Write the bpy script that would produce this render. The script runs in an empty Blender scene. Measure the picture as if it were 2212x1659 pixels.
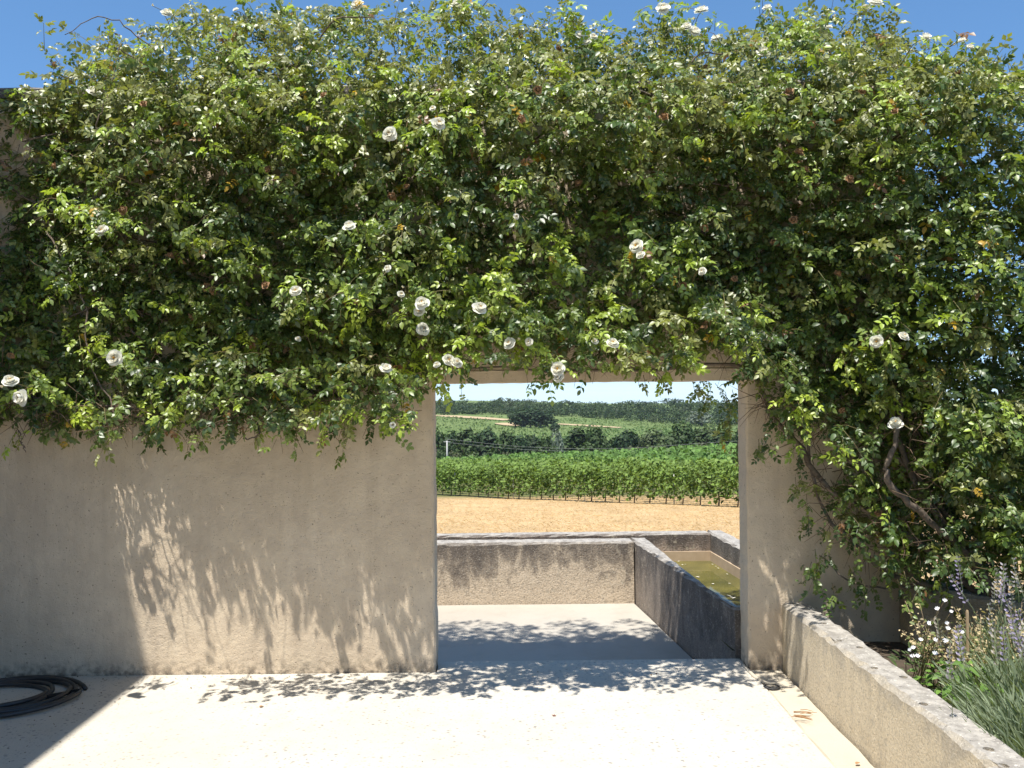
import bpy, bmesh, math, random
import numpy as np
from mathutils import Vector, Matrix

random.seed(7)
rng = np.random.default_rng(11)
R = math.radians
scene = bpy.context.scene
col = scene.collection

# ------------------------------------------------------------------ camera
EYE = 1.70
PITCH = R(0.64)
ROLL = R(0.60)
FPX = 1840.0                      # focal length in units of a 2212-wide frame
cam_d = bpy.data.cameras.new('camera')
cam_d.sensor_width = 36.0
cam_d.lens = 36.0 * FPX / 2212.0
cam_d.clip_start = 0.05
cam_d.clip_end = 5000
cam = bpy.data.objects.new('camera', cam_d)
cam.matrix_world = (Matrix.Translation((0, 0, EYE)) @ Matrix.Rotation(R(90) + PITCH, 4, 'X')
                    @ Matrix.Rotation(-ROLL, 4, 'Z'))
col.objects.link(cam)
scene.camera = cam

# ------------------------------------------------------------------ light
SUN_FROM = Vector((-0.21, -0.31, 1.0)).normalized()
elev = math.asin(SUN_FROM.z)
azim = math.atan2(SUN_FROM.x, SUN_FROM.y)
world = bpy.data.worlds.new('World')
scene.world = world
world.use_nodes = True
wn = world.node_tree
bg = wn.nodes['Background']
sky = wn.nodes.new('ShaderNodeTexSky')
sky.sky_type = 'NISHITA'
sky.sun_disc = False
sky.sun_elevation = elev
sky.sun_rotation = azim % (2 * math.pi)
sky.altitude = 100
sky.air_density = 0.46
sky.dust_density = 0.0
sky.ozone_density = 8.0
# the whole sky is toned evenly, as the phone's camera did: a softer range from zenith to horizon
sk_g = wn.nodes.new('ShaderNodeGamma')
sk_g.inputs['Gamma'].default_value = 0.55
sk_h = wn.nodes.new('ShaderNodeHueSaturation')
sk_h.inputs['Saturation'].default_value = 1.34
sk_h.inputs['Value'].default_value = 2.05
wn.links.new(sky.outputs[0], sk_g.inputs['Color'])
wn.links.new(sk_g.outputs[0], sk_h.inputs['Color'])
wn.links.new(sk_h.outputs[0], bg.inputs[0])
bg.inputs[1].default_value = 0.14
sun_d = bpy.data.lights.new('sun', 'SUN')
sun_d.energy = 5.0
sun_d.angle = R(0.53)
sun_d.color = (1.0, 0.955, 0.88)
sun = bpy.data.objects.new('sun', sun_d)
sun.rotation_euler = SUN_FROM.to_track_quat('Z', 'Y').to_euler()
sun.location = (-3, -4, 12)
col.objects.link(sun)
scene.view_settings.view_transform = 'Standard'
scene.view_settings.look = 'None'
scene.view_settings.exposure = 0.62
scene.view_settings.gamma = 1.0
scene.render.engine = 'CYCLES'
scene.cycles.max_bounces = 8
scene.cycles.diffuse_bounces = 4
scene.cycles.glossy_bounces = 3
scene.cycles.transmission_bounces = 4
scene.cycles.transparent_max_bounces = 8


# ------------------------------------------------------------------ helpers
def ray(px, py):
    x, y = px - 1106.0, py - 829.5
    xd = x * math.cos(ROLL) - y * math.sin(ROLL)
    yd = x * math.sin(ROLL) + y * math.cos(ROLL)
    u, v = xd / FPX, -yd / FPX
    return Vector((u, math.cos(PITCH) - v * math.sin(PITCH), math.sin(PITCH) + v * math.cos(PITCH)))


def W(px, py, Y=None, z=None):
    """a measured point of the place, from its bearing and its distance (or its height)"""
    d = ray(px, py)
    t = Y / d.y if Y is not None else (z - EYE) / d.z
    return Vector((d.x * t, d.y * t, EYE + d.z * t))


def tag(o, label=None, cat=None, group=None, kind=None):
    if label: o['label'] = label
    if cat: o['category'] = cat
    if group: o['group'] = group
    if kind: o['kind'] = kind
    return o


def link(name, data, parent=None):
    o = bpy.data.objects.new(name, data)
    col.objects.link(o)
    if parent is not None:
        o.parent = parent
    return o


ONES = 'zeroth first second third fourth fifth sixth seventh eighth ninth tenth eleventh twelfth thirteenth fourteenth fifteenth sixteenth seventeenth eighteenth nineteenth'.split()


def ordinal(n_):
    if n_ < 20: return ONES[n_]
    return {2: 'twentieth', 3: 'thirtieth'}[n_ // 10] if n_ % 10 == 0 else {2: 'twenty-', 3: 'thirty-'}[n_ // 10] + ONES[n_ % 10]


def empty(name, loc):
    o = link(name, None)
    o.location = loc
    o.empty_display_size = 0.1
    bpy.context.view_layer.update()
    return o


def np_mesh(name, verts, tris, mat=None, colors=None, smooth=False):
    """verts (N,3), tris (M,3) -> mesh"""
    me = bpy.data.meshes.new(name)
    verts = np.ascontiguousarray(verts, dtype=np.float32)
    tris = np.ascontiguousarray(tris, dtype=np.int32)
    me.vertices.add(len(verts))
    me.vertices.foreach_set('co', verts.ravel())
    me.loops.add(tris.size)
    me.loops.foreach_set('vertex_index', tris.ravel())
    me.polygons.add(len(tris))
    me.polygons.foreach_set('loop_start', np.arange(0, tris.size, 3, dtype=np.int32))
    if smooth:
        me.polygons.foreach_set('use_smooth', np.ones(len(tris), dtype=bool))
    me.update(calc_edges=True)
    if colors is not None:
        ca = me.color_attributes.new('tint', 'FLOAT_COLOR', 'POINT')
        c4 = np.ones((len(verts), 4), dtype=np.float32)
        c4[:, :3] = colors
        ca.data.foreach_set('color', c4.ravel())
    if mat:
        me.materials.append(mat)
    return me


def bm_mesh(name, bm, mat=None, smooth=False):
    me = bpy.data.meshes.new(name)
    bmesh.ops.recalc_face_normals(bm, faces=bm.faces)
    bm.to_mesh(me)
    bm.free()
    if smooth:
        for p in me.polygons:
            p.use_smooth = True
    if mat:
        me.materials.append(mat)
    return me


def norm(a):
    return a / np.maximum(np.linalg.norm(a, axis=-1, keepdims=True), 1e-9)


_lat = np.random.default_rng(5).random((64, 64, 64)).astype(np.float32)


def vnoise(p):
    """value noise 0..1 for points (N,3)"""
    p = np.asarray(p, dtype=np.float64)
    i = np.floor(p).astype(int)
    f = p - i
    f = f * f * (3 - 2 * f)
    out = 0
    for dx in (0, 1):
        for dy in (0, 1):
            for dz in (0, 1):
                w = (f[:, 0] if dx else 1 - f[:, 0]) * (f[:, 1] if dy else 1 - f[:, 1]) * (f[:, 2] if dz else 1 - f[:, 2])
                out = out + w * _lat[(i[:, 0] + dx) % 64, (i[:, 1] + dy) % 64, (i[:, 2] + dz) % 64]
    return out


def tube_arrays(paths, radii, sides=5):
    """paths: list of (n,3) arrays; radii: list of (n,) arrays"""
    V, T = [], []
    off = 0
    ang = np.linspace(0, 2 * np.pi, sides, endpoint=False)
    for pth, rad in zip(paths, radii):
        pth = np.asarray(pth, float)
        n = len(pth)
        rad = np.broadcast_to(np.asarray(rad, float), (n,))
        tan = norm(np.gradient(pth, axis=0))
        ref = np.array([0.13, 0.27, 0.95]) if abs(tan[0][2]) < 0.8 else np.array([1.0, 0.1, 0.05])
        a = norm(np.cross(tan, ref))
        b = np.cross(tan, a)
        ring = pth[:, None, :] + rad[:, None, None] * (np.cos(ang)[None, :, None] * a[:, None, :] + np.sin(ang)[None, :, None] * b[:, None, :])
        V.append(ring.reshape(-1, 3))
        for i in range(n - 1):
            for s in range(sides):
                s2 = (s + 1) % sides
                p, q, r, t = i * sides + s, i * sides + s2, (i + 1) * sides + s2, (i + 1) * sides + s
                T.append((off + p, off + q, off + r))
                T.append((off + p, off + r, off + t))
        for i in range(1, sides - 1):
            T.append((off, off + i + 1, off + i))
            e = off + (n - 1) * sides
            T.append((e, e + i, e + i + 1))
        off += n * sides
    return np.concatenate(V), np.array(T)


def smooth_path(pts, n=24):
    """Catmull-Rom through the points"""
    P = np.asarray(pts, float)
    P = np.vstack([2 * P[0] - P[1], P, 2 * P[-1] - P[-2]])
    out = []
    seg = len(P) - 3
    for k in range(n):
        t = k / (n - 1) * seg
        i = min(int(t), seg - 1)
        f = t - i
        a, b, c, d = P[i], P[i + 1], P[i + 2], P[i + 3]
        out.append(0.5 * ((2 * b) + (-a + c) * f + (2 * a - 5 * b + 4 * c - d) * f * f + (-a + 3 * b - 3 * c + d) * f ** 3))
    return np.array(out)


def instance(tv, tt, pos, ax, nr, scl):
    """place a template (local x along ax, z along nr)"""
    ax = norm(ax)
    side = norm(np.cross(nr, ax))
    up = np.cross(ax, side)
    M = np.stack([ax, side, up], axis=2) * np.asarray(scl)[:, None, None]
    v = np.einsum('nij,vj->nvi', M, tv) + pos[:, None, :]
    N, k = len(pos), len(tv)
    t = tt[None, :, :] + (np.arange(N) * k)[:, None, None]
    return v.reshape(-1, 3), t.reshape(-1, 3)


# ------------------------------------------------------------------ materials
def mat_new(name):
    m = bpy.data.materials.new(name)
    m.use_nodes = True
    nt = m.node_tree
    return m, nt, nt.nodes['Principled BSDF']


def nd(nt, typ, **kw):
    n = nt.nodes.new(typ)
    for k, v in kw.items():
        if k.startswith('i_'):
            n.inputs[k[2:].replace('_', ' ')].default_value = v
        else:
            setattr(n, k, v)
    return n


def obj_coord(nt):
    g = nd(nt, 'ShaderNodeNewGeometry')
    return g.outputs['Position']


def noise(nt, vec, scale, detail=4, rough=0.55, dist=0.0):
    n = nd(nt, 'ShaderNodeTexNoise')
    n.inputs['Scale'].default_value = scale
    n.inputs['Detail'].default_value = detail
    n.inputs['Roughness'].default_value = rough
    n.inputs['Distortion'].default_value = dist
    nt.links.new(vec, n.inputs['Vector'])
    return n.outputs['Fac']


def ramp(nt, fac, stops):
    n = nd(nt, 'ShaderNodeValToRGB')
    el = n.color_ramp.elements
    while len(el) < len(stops):
        el.new(0.5)
    for e, (p, c) in zip(el, stops):
        e.position = p
        e.color = (*c, 1) if not isinstance(c, (int, float)) else (c, c, c, 1)
    nt.links.new(fac, n.inputs[0])
    return n.outputs[0]


def mix(nt, fac, a, b, mode='MIX'):
    n = nd(nt, 'ShaderNodeMix', data_type='RGBA', blend_type=mode)
    for sock, v in ((n.inputs[0], fac), (n.inputs[6], a), (n.inputs[7], b)):
        if isinstance(v, bpy.types.NodeSocket):
            nt.links.new(v, sock)
        elif isinstance(v, (int, float)):
            sock.default_value = v
        else:
            sock.default_value = (*v, 1)
    return n.outputs[2]


def math_n(nt, op, a, b=None, clamp=False):
    n = nd(nt, 'ShaderNodeMath', operation=op, use_clamp=clamp)
    for i, v in enumerate((a, b)):
        if v is None: continue
        if isinstance(v, bpy.types.NodeSocket):
            nt.links.new(v, n.inputs[i])
        else:
            n.inputs[i].default_value = v
    return n.outputs[0]


def maprange(nt, v, a, b, c=0.0, d=1.0):
    n = nd(nt, 'ShaderNodeMapRange')
    nt.links.new(v, n.inputs[0])
    for i, k in enumerate((a, b, c, d)):
        n.inputs[i + 1].default_value = k
    return n.outputs[0]


def bump(nt, height, strength, dist, chain=None):
    n = nd(nt, 'ShaderNodeBump')
    n.inputs['Strength'].default_value = strength
    n.inputs['Distance'].default_value = dist
    nt.links.new(height, n.inputs['Height'])
    if chain is not None:
        nt.links.new(chain, n.inputs['Normal'])
    return n.outputs[0]


def mapped(nt, vec, scale):
    n = nd(nt, 'ShaderNodeMapping')
    n.inputs['Scale'].default_value = scale
    nt.links.new(vec, n.inputs[0])
    return n.outputs[0]


def sep_z(nt, vec):
    n = nd(nt, 'ShaderNodeSeparateXYZ')
    nt.links.new(vec, n.inputs[0])
    return n.outputs


def render_plaster():
    m, nt, b = mat_new('wall_render')
    P = obj_coord(nt)
    big = noise(nt, P, 1.3, 5, 0.6)
    mid = noise(nt, P, 9, 5, 0.6)
    c = ramp(nt, big, [(0.3, (0.57, 0.46, 0.325)), (0.55, (0.67, 0.55, 0.395)), (0.75, (0.71, 0.595, 0.445))])
    c = mix(nt, ramp(nt, mid, [(0.35, 0.0), (0.7, 0.35)]), c, (0.40, 0.31, 0.23))
    run = noise(nt, mapped(nt, P, (1, 1, 0.09)), 7, 5, 0.6)
    c = mix(nt, ramp(nt, run, [(0.52, 0.0), (0.72, 0.30)]), c, (0.36, 0.28, 0.20))
    fleck = noise(nt, P, 70, 2, 0.5)
    c = mix(nt, ramp(nt, fleck, [(0.69, 0.0), (0.72, 0.7)]), c, (0.12, 0.09, 0.065))
    # pitted grain of the render
    v = nd(nt, 'ShaderNodeTexVoronoi')
    v.inputs['Scale'].default_value = 85
    nt.links.new(P, v.inputs['Vector'])
    pit = ramp(nt, v.outputs['Distance'], [(0.10, 1.0), (0.25, 0.0)])
    pm = math_n(nt, 'MULTIPLY', pit, ramp(nt, noise(nt, P, 17, 3), [(0.5, 0.0), (0.62, 1.0)]))
    c = mix(nt, math_n(nt, 'MULTIPLY', pm, 0.75), c, (0.17, 0.125, 0.09))
    # dirt splashed up at the foot of the wall
    z = sep_z(nt, P)[2]
    foot = maprange(nt, z, 0.10, 0.0, 0.0, 0.8)
    foot = math_n(nt, 'MULTIPLY', foot, ramp(nt, noise(nt, P, 26, 4), [(0.4, 0.0), (0.62, 1.0)]))
    c = mix(nt, foot, c, (0.09, 0.075, 0.06))
    nt.links.new(c, b.inputs['Base Color'])
    b.inputs['Roughness'].default_value = 0.92
    h1 = noise(nt, P, 130, 3, 0.6)
    h2 = noise(nt, P, 32, 4, 0.6)
    n1 = bump(nt, h1, 0.55, 0.006)
    n2 = bump(nt, h2, 0.5, 0.010, n1)
    n3 = bump(nt, pm, 0.6, -0.006, n2)
    nt.links.new(n3, b.inputs['Normal'])
    return m


def lichen_stone(name, base, dark, ztop, zbot, grey_top=True, amount=1.0, grain=60):
    """old concrete, blackened by lichen near its top edge, with pale rosettes"""
    m, nt, b = mat_new(name)
    P = obj_coord(nt)
    z = sep_z(nt, P)[2]
    st = noise(nt, mapped(nt, P, (1, 1, 0.45)), 6.5, 7, 0.68, 0.5)
    grad = maprange(nt, z, zbot, ztop, 0.0, 1.0)
    s = math_n(nt, 'ADD', math_n(nt, 'MULTIPLY', grad, 0.85), math_n(nt, 'MULTIPLY', math_n(nt, 'SUBTRACT', st, 0.5), 2.3))
    s = ramp(nt, s, [(0.28, 0.0), (0.50, 0.6), (0.85, 1.0)])
    bc = mix(nt, noise(nt, P, 5, 4), base, tuple(x * 0.78 for x in base))
    c = mix(nt, math_n(nt, 'MULTIPLY', s, amount), bc, dark)
    # pale rosettes of lichen
    v = nd(nt, 'ShaderNodeTexVoronoi')
    v.inputs['Scale'].default_value = 15
    dv = mix(nt, 0.08, P, noise(nt, P, 14, 4), 'ADD')
    nt.links.new(dv, v.inputs['Vector'])
    ros = ramp(nt, v.outputs['Distance'], [(0.20, 1.0), (0.34, 0.0)])
    ros = math_n(nt, 'MULTIPLY', ros, ramp(nt, noise(nt, P, 3.5, 3), [(0.5, 0.0), (0.62, 1.0)]))
    c = mix(nt, math_n(nt, 'MULTIPLY', ros, 0.6), c, (0.42, 0.37, 0.29))
    sp = noise(nt, P, 75, 3, 0.7)
    c = mix(nt, ramp(nt, sp, [(0.5, 0.0), (0.66, 0.6)]), c, tuple(x * 0.75 for x in dark))
    c = mix(nt, ramp(nt, noise(nt, P, 95, 2, 0.7), [(0.60, 0.0), (0.70, 0.55)]), c, (0.62, 0.58, 0.50))
    g = nd(nt, 'ShaderNodeNewGeometry')
    up = maprange(nt, sep_z(nt, g.outputs['True Normal'])[2], 0.45, 0.85)
    tc = mix(nt, ramp(nt, noise(nt, P, 18, 5, 0.65), [(0.38, 0.0), (0.62, 1.0)]), (0.26, 0.24, 0.215), (0.44, 0.41, 0.365))
    tc = mix(nt, ramp(nt, noise(nt, P, 60, 3, 0.7), [(0.30, 0.85), (0.40, 0.0)]), tc, (0.07, 0.065, 0.06))
    tc = mix(nt, ramp(nt, noise(nt, P, 48, 3, 0.7), [(0.60, 0.0), (0.68, 0.9)]), tc, (0.66, 0.63, 0.56))
    c = mix(nt, math_n(nt, 'MULTIPLY', up, 0.9), c, tc)
    nt.links.new(c, b.inputs['Base Color'])
    b.inputs['Roughness'].default_value = 0.95
    n1 = bump(nt, noise(nt, P, grain, 4, 0.65), 0.7, 0.012)
    n2 = bump(nt, noise(nt, P, 14, 4, 0.6), 0.45, 0.02, n1)
    nt.links.new(n2, b.inputs['Normal'])
    return m


def pavement_mat(name, base, stones=True, tint=(0.60, 0.53, 0.42)):
    m, nt, b = mat_new(name)
    P = obj_coord(nt)
    c = mix(nt, ramp(nt, noise(nt, P, 0.9, 5, 0.6), [(0.4, 0.0), (0.7, 0.55)]), base, tint)
    c = mix(nt, ramp(nt, noise(nt, P, 6, 5, 0.6), [(0.5, 0.0), (0.75, 0.35)]), c, tuple(x * 0.85 for x in tint))
    if stones:
        for sc, thr, colr, keep in ((34, 0.20, (0.21, 0.205, 0.195), 0.62), (58, 0.20, (0.25, 0.24, 0.22), 0.5)):
            v = nd(nt, 'ShaderNodeTexVoronoi')
            v.inputs['Scale'].default_value = sc
            v.inputs['Randomness'].default_value = 1.0
            nt.links.new(mapped(nt, P, (0.8, 1.1, 1)), v.inputs['Vector'])
            dot = ramp(nt, v.outputs['Distance'], [(thr, 1.0), (thr + 0.08, 0.0)])
            wn_ = sep_z(nt, v.outputs['Color'])[0]
            pick = math_n(nt, 'GREATER_THAN', wn_, keep)
            c = mix(nt, math_n(nt, 'MULTIPLY', math_n(nt, 'MULTIPLY', dot, pick), ramp(nt, noise(nt, P, 2.2, 3), [(.35, .4), (.65, .95)])), c, colr)
    fine = noise(nt, P, 220, 2, 0.6)
    c = mix(nt, ramp(nt, fine, [(0.35, 0.22), (0.55, 0.0)]), c, tuple(x * 0.6 for x in tint))
    nt.links.new(c, b.inputs['Base Color'])
    b.inputs['Roughness'].default_value = 0.9
    n1 = bump(nt, fine, 0.35, 0.003)
    n2 = bump(nt, noise(nt, P, 40, 4), 0.3, 0.006, n1)
    nt.links.new(n2, b.inputs['Normal'])
    return m


def tint_leaf(name, rough=0.4, trans=0.28, spec=0.5, tt=(1.9, 1.9, 0.7)):
    m, nt, b = mat_new(name)
    a = nd(nt, 'ShaderNodeAttribute', attribute_name='tint')
    P = obj_coord(nt)
    c = mix(nt, 0.25, a.outputs['Color'], mix(nt, noise(nt, P, 60, 2), (0.5, 0.5, 0.5), (1.5, 1.5, 1.4)), 'MULTIPLY')
    nt.links.new(c, b.inputs['Base Color'])
    b.inputs['Roughness'].default_value = rough
    b.inputs['Specular IOR Level'].default_value = spec
    if trans > 0:
        t = nd(nt, 'ShaderNodeBsdfTranslucent')
        tc = mix(nt, 1.0, a.outputs['Color'], tt, 'MULTIPLY')
        nt.links.new(tc, t.inputs['Color'])
        ms = nd(nt, 'ShaderNodeMixShader')
        ms.inputs[0].default_value = trans
        nt.links.new(b.outputs[0], ms.inputs[1])
        nt.links.new(t.outputs[0], ms.inputs[2])
        nt.links.new(ms.outputs[0], nt.nodes['Material Output'].inputs['Surface'])
    return m


def simple(name, c1, c2=None, scale=30, rough=0.85, spec=0.5, bumps=0.0, bd=0.005):
    m, nt, b = mat_new(name)
    P = obj_coord(nt)
    f = noise(nt, P, scale, 4, 0.6)
    c = mix(nt, ramp(nt, f, [(0.3, 0.0), (0.7, 1.0)]), c1, c2 or tuple(x * 0.65 for x in c1))
    nt.links.new(c, b.inputs['Base Color'])
    b.inputs['Roughness'].default_value = rough
    b.inputs['Specular IOR Level'].default_value = spec
    if bumps:
        nt.links.new(bump(nt, f, bumps, bd), b.inputs['Normal'])
    return m


M = {}
M['wall'] = render_plaster()
M['coping'] = lichen_stone('coping_stone', (0.26, 0.22, 0.18), (0.10, 0.09, 0.08), 3.7, 3.2)
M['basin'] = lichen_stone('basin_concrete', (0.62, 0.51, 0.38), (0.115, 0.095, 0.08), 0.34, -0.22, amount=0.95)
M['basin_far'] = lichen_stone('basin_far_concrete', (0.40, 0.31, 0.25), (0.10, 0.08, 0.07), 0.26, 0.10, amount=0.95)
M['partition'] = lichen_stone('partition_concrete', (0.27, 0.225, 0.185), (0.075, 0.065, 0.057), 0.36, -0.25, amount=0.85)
M['lowwall'] = lichen_stone('low_wall_render', (0.68, 0.58, 0.42), (0.33, 0.30, 0.255), 0.45, 0.24, amount=0.7, grain=95)
M['pave'] = pavement_mat('aggregate_concrete', (0.56, 0.52, 0.445), tint=(0.50, 0.44, 0.355))
M['floor'] = pavement_mat('smooth_concrete', (0.45, 0.42, 0.365), stones=False, tint=(0.38, 0.33, 0.265))
M['gutter'] = pavement_mat('gutter_mortar', (0.53, 0.475, 0.375), stones=False, tint=(0.48, 0.41, 0.31))
M['house'] = simple('house_render', (0.42, 0.36, 0.29), (0.36, 0.30, 0.24), 4, 0.95, bumps=0.3)
M['roof'] = simple('roof_tile', (0.35, 0.17, 0.10), (0.25, 0.12, 0.08), 6, 0.9)
M['rose_leaf'] = tint_leaf('rose_leaf', 0.43, 0.32, 0.8, (1.5, 1.5, 0.6))
M['bark'] = simple('rose_bark', (0.22, 0.17, 0.125), (0.09, 0.07, 0.055), 38, 0.9, bumps=0.6, bd=0.008)
M['twig'] = simple('dry_twig', (0.20, 0.13, 0.08), (0.10, 0.07, 0.045), 50, 0.9)
M['shoot'] = simple('green_shoot', (0.16, 0.17, 0.06), (0.17, 0.10, 0.05), 12, 0.6)
M['petal'] = tint_leaf('rose_petal', 0.6, 0.4, 0.2, (1.0, 1.0, 0.96))
M['stamen'] = simple('stamen', (0.65, 0.38, 0.06), (0.5, 0.25, 0.03), 200, 0.7)
M['spent'] = simple('spent_petals', (0.42, 0.26, 0.13), (0.25, 0.13, 0.06), 90, 0.8)
M['plant'] = tint_leaf('plant_leaf', 0.55, 0.22, 0.4)
M['far_leaf'] = tint_leaf('far_foliage', 0.6, 0.18, 0.25)
M['trunk'] = simple('tree_trunk', (0.16, 0.12, 0.09), (0.09, 0.07, 0.05), 3, 0.9)
M['hose'] = simple('hose_rubber', (0.022, 0.023, 0.025), (0.035, 0.035, 0.034), 30, 0.42, 0.5)
M['black'] = simple('drain_pipe', (0.02, 0.02, 0.022), (0.03, 0.03, 0.03), 40, 0.5)
M['wood'] = simple('stake_wood', (0.45, 0.33, 0.2), (0.36, 0.26, 0.15), 40, 0.8)
M['pole'] = simple('pole_concrete', (0.5, 0.49, 0.46), (0.4, 0.39, 0.37), 4, 0.8)
M['soil'] = simple('garden_soil', (0.10, 0.075, 0.05), (0.05, 0.036, 0.025), 14, 0.95, bumps=0.8, bd=0.03)


def water_mat():
    m, nt, b = mat_new('murky_water')
    P = obj_coord(nt)
    c = mix(nt, ramp(nt, noise(nt, P, 2.4, 4, 0.6), [(0.38, 0.0), (0.65, 1.0)]), (0.145, 0.130, 0.032), (0.075, 0.075, 0.022))
    nt.links.new(c, b.inputs['Base Color'])
    b.inputs['Roughness'].default_value = 0.04
    b.inputs['IOR'].default_value = 1.33
    nt.links.new(bump(nt, noise(nt, P, 7, 2), 0.05, 0.01), b.inputs['Normal'])
    return m


M['gaura'] = simple('gaura_petal', (0.85, 0.84, 0.82), (0.8, 0.78, 0.76), 60, .6)
M['water'] = water_mat()


def terrain_mat():
    m, nt, b = mat_new('field_ground')
    P = obj_coord(nt)
    y = sep_z(nt, P)[1]
    n1 = noise(nt, mapped(nt, P, (1, 0.5, 1)), 1.6, 6, 0.65)
    straw = ramp(nt, n1, [(0.28, (0.42, 0.27, 0.13)), (0.5, (0.56, 0.39, 0.20)), (0.72, (0.66, 0.48, 0.27))])
    straw = mix(nt, ramp(nt, noise(nt, mapped(nt, P, (1, .45, 1)), .35, 4, .6), [(.42, 0.0), (.66, .6)]), straw, (0.40, 0.29, 0.155))
    n2 = noise(nt, P, 11, 4, 0.7)
    straw = mix(nt, ramp(nt, n2, [(0.35, 0.5), (0.6, 0.0)]), straw, (0.24, 0.15, 0.07))
    vine = ramp(nt, noise(nt, P, 0.5, 4), [(0.35, (0.17, 0.14, 0.06)), (0.65, (0.09, 0.12, 0.035))])
    far = ramp(nt, noise(nt, P, 0.06, 4), [(0.35, (0.115, 0.165, 0.05)), (0.65, (0.15, 0.195, 0.066))])
    c = mix(nt, maprange(nt, y, 47, 52), straw, vine)
    c = mix(nt, maprange(nt, y, 130, 170), c, far)
    nt.links.new(c, b.inputs['Base Color'])
    b.inputs['Roughness'].default_value = 0.95
    b.inputs['Specular IOR Level'].default_value = 0.15
    nt.links.new(bump(nt, n2, 0.5, 0.05), b.inputs['Normal'])
    return m


M['terrain'] = terrain_mat()
M['straw'] = tint_leaf('straw', 0.7, 0.15, 0.3)
M['track'] = simple('dry_track', (0.50, 0.37, 0.22), (0.36, 0.27, 0.14), 0.3, 0.95)

# ------------------------------------------------------------------ terrain
TY = [-150, 5.4, 8.8, 9.2, 42, 60, 80, 110, 125, 150, 230, 300, 400, 480, 520, 700, 1000, 1600, 3200]
TZ = [-0.55, -0.55, -0.55, -0.6, -3.75, -5.1, -6.4, -8.0, -9.6, -15.5, -17.5, -16, -13.6, -11.6, -11.0, -7.5, -7.5, -18, -50]


def sm(a, b, x):
    t = np.clip((x - a) / (b - a), 0, 1)
    return t * t * (3 - 2 * t)


def ground(x, y):
    x = np.asarray(x, float)
    y = np.asarray(y, float)
    z = np.interp(y, TY, TZ)
    z = z + 0.036 * np.clip(x, -40, 60) * sm(55, 110, y) * (1 - sm(120, 170, y))
    p = np.stack([x / 90.0 + 7, y / 90.0, 0 * x + .5], -1).reshape(-1, 3)
    n = vnoise(p).reshape(np.shape(x)) - 0.5
    z = z + n * 1.6 * sm(260, 420, y) - .036 * np.clip(x, -60, 110) * sm(260, 420, y)
    p2 = np.stack([x / 5.0 + 3, y / 7.0, 0 * x + .5], -1).reshape(-1, 3)
    z = z + (vnoise(p2).reshape(np.shape(x)) - 0.5) * 0.22 * sm(12, 20, y)
    return z


ys = np.concatenate([np.linspace(-150, 5, 8), np.linspace(6, 60, 80), np.linspace(62, 160, 50), np.linspace(165, 700, 70), np.geomspace(720, 3200, 14)])
xs = np.concatenate([-np.geomspace(60, 2600, 22)[::-1], np.linspace(-56, 56, 80), np.geomspace(60, 2600, 22)])
GX, GY = np.meshgrid(xs, ys)
GZ = ground(GX, GY)
nx, ny = len(xs), len(ys)
idx = np.arange(nx * ny).reshape(ny, nx)
a, b_, c_, d_ = idx[:-1, :-1].ravel(), idx[:-1, 1:].ravel(), idx[1:, 1:].ravel(), idx[1:, :-1].ravel()
tris = np.concatenate([np.stack([a, b_, c_], 1), np.stack([a, c_, d_], 1)])
terrain = link('ground', np_mesh('ground', np.stack([GX.ravel(), GY.ravel(), GZ.ravel()], 1), tris, M['terrain'], smooth=True))
tag(terrain, 'straw coloured stubble ground falling away to green valley fields', 'ground', kind='structure')


def ground_hit(px, py, y0=20.0, y1=1500.0):
    d = ray(px, py)
    Y = y0
    while Y < y1:
        t = Y / d.y
        if EYE + d.z * t < float(ground(d.x * t, Y)):
            return Vector((d.x * t, Y, EYE + d.z * t))
        Y += max(0.25, Y * 0.004)
    return Vector((d.x * y1 / d.y, y1, -5))


# ------------------------------------------------------------------ masonry helpers
def jitter_line(p, q, step, amp, rs):
    n = max(1, int(round((Vector(q) - Vector(p)).length / step)))
    out = []
    for i in range(n):
        t = i / n
        v = Vector(p).lerp(Vector(q), t)
        if i:
            v = v + Vector((rs.uniform(-amp, amp), rs.uniform(-amp, amp)))
        out.append(v)
    return out


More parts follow.
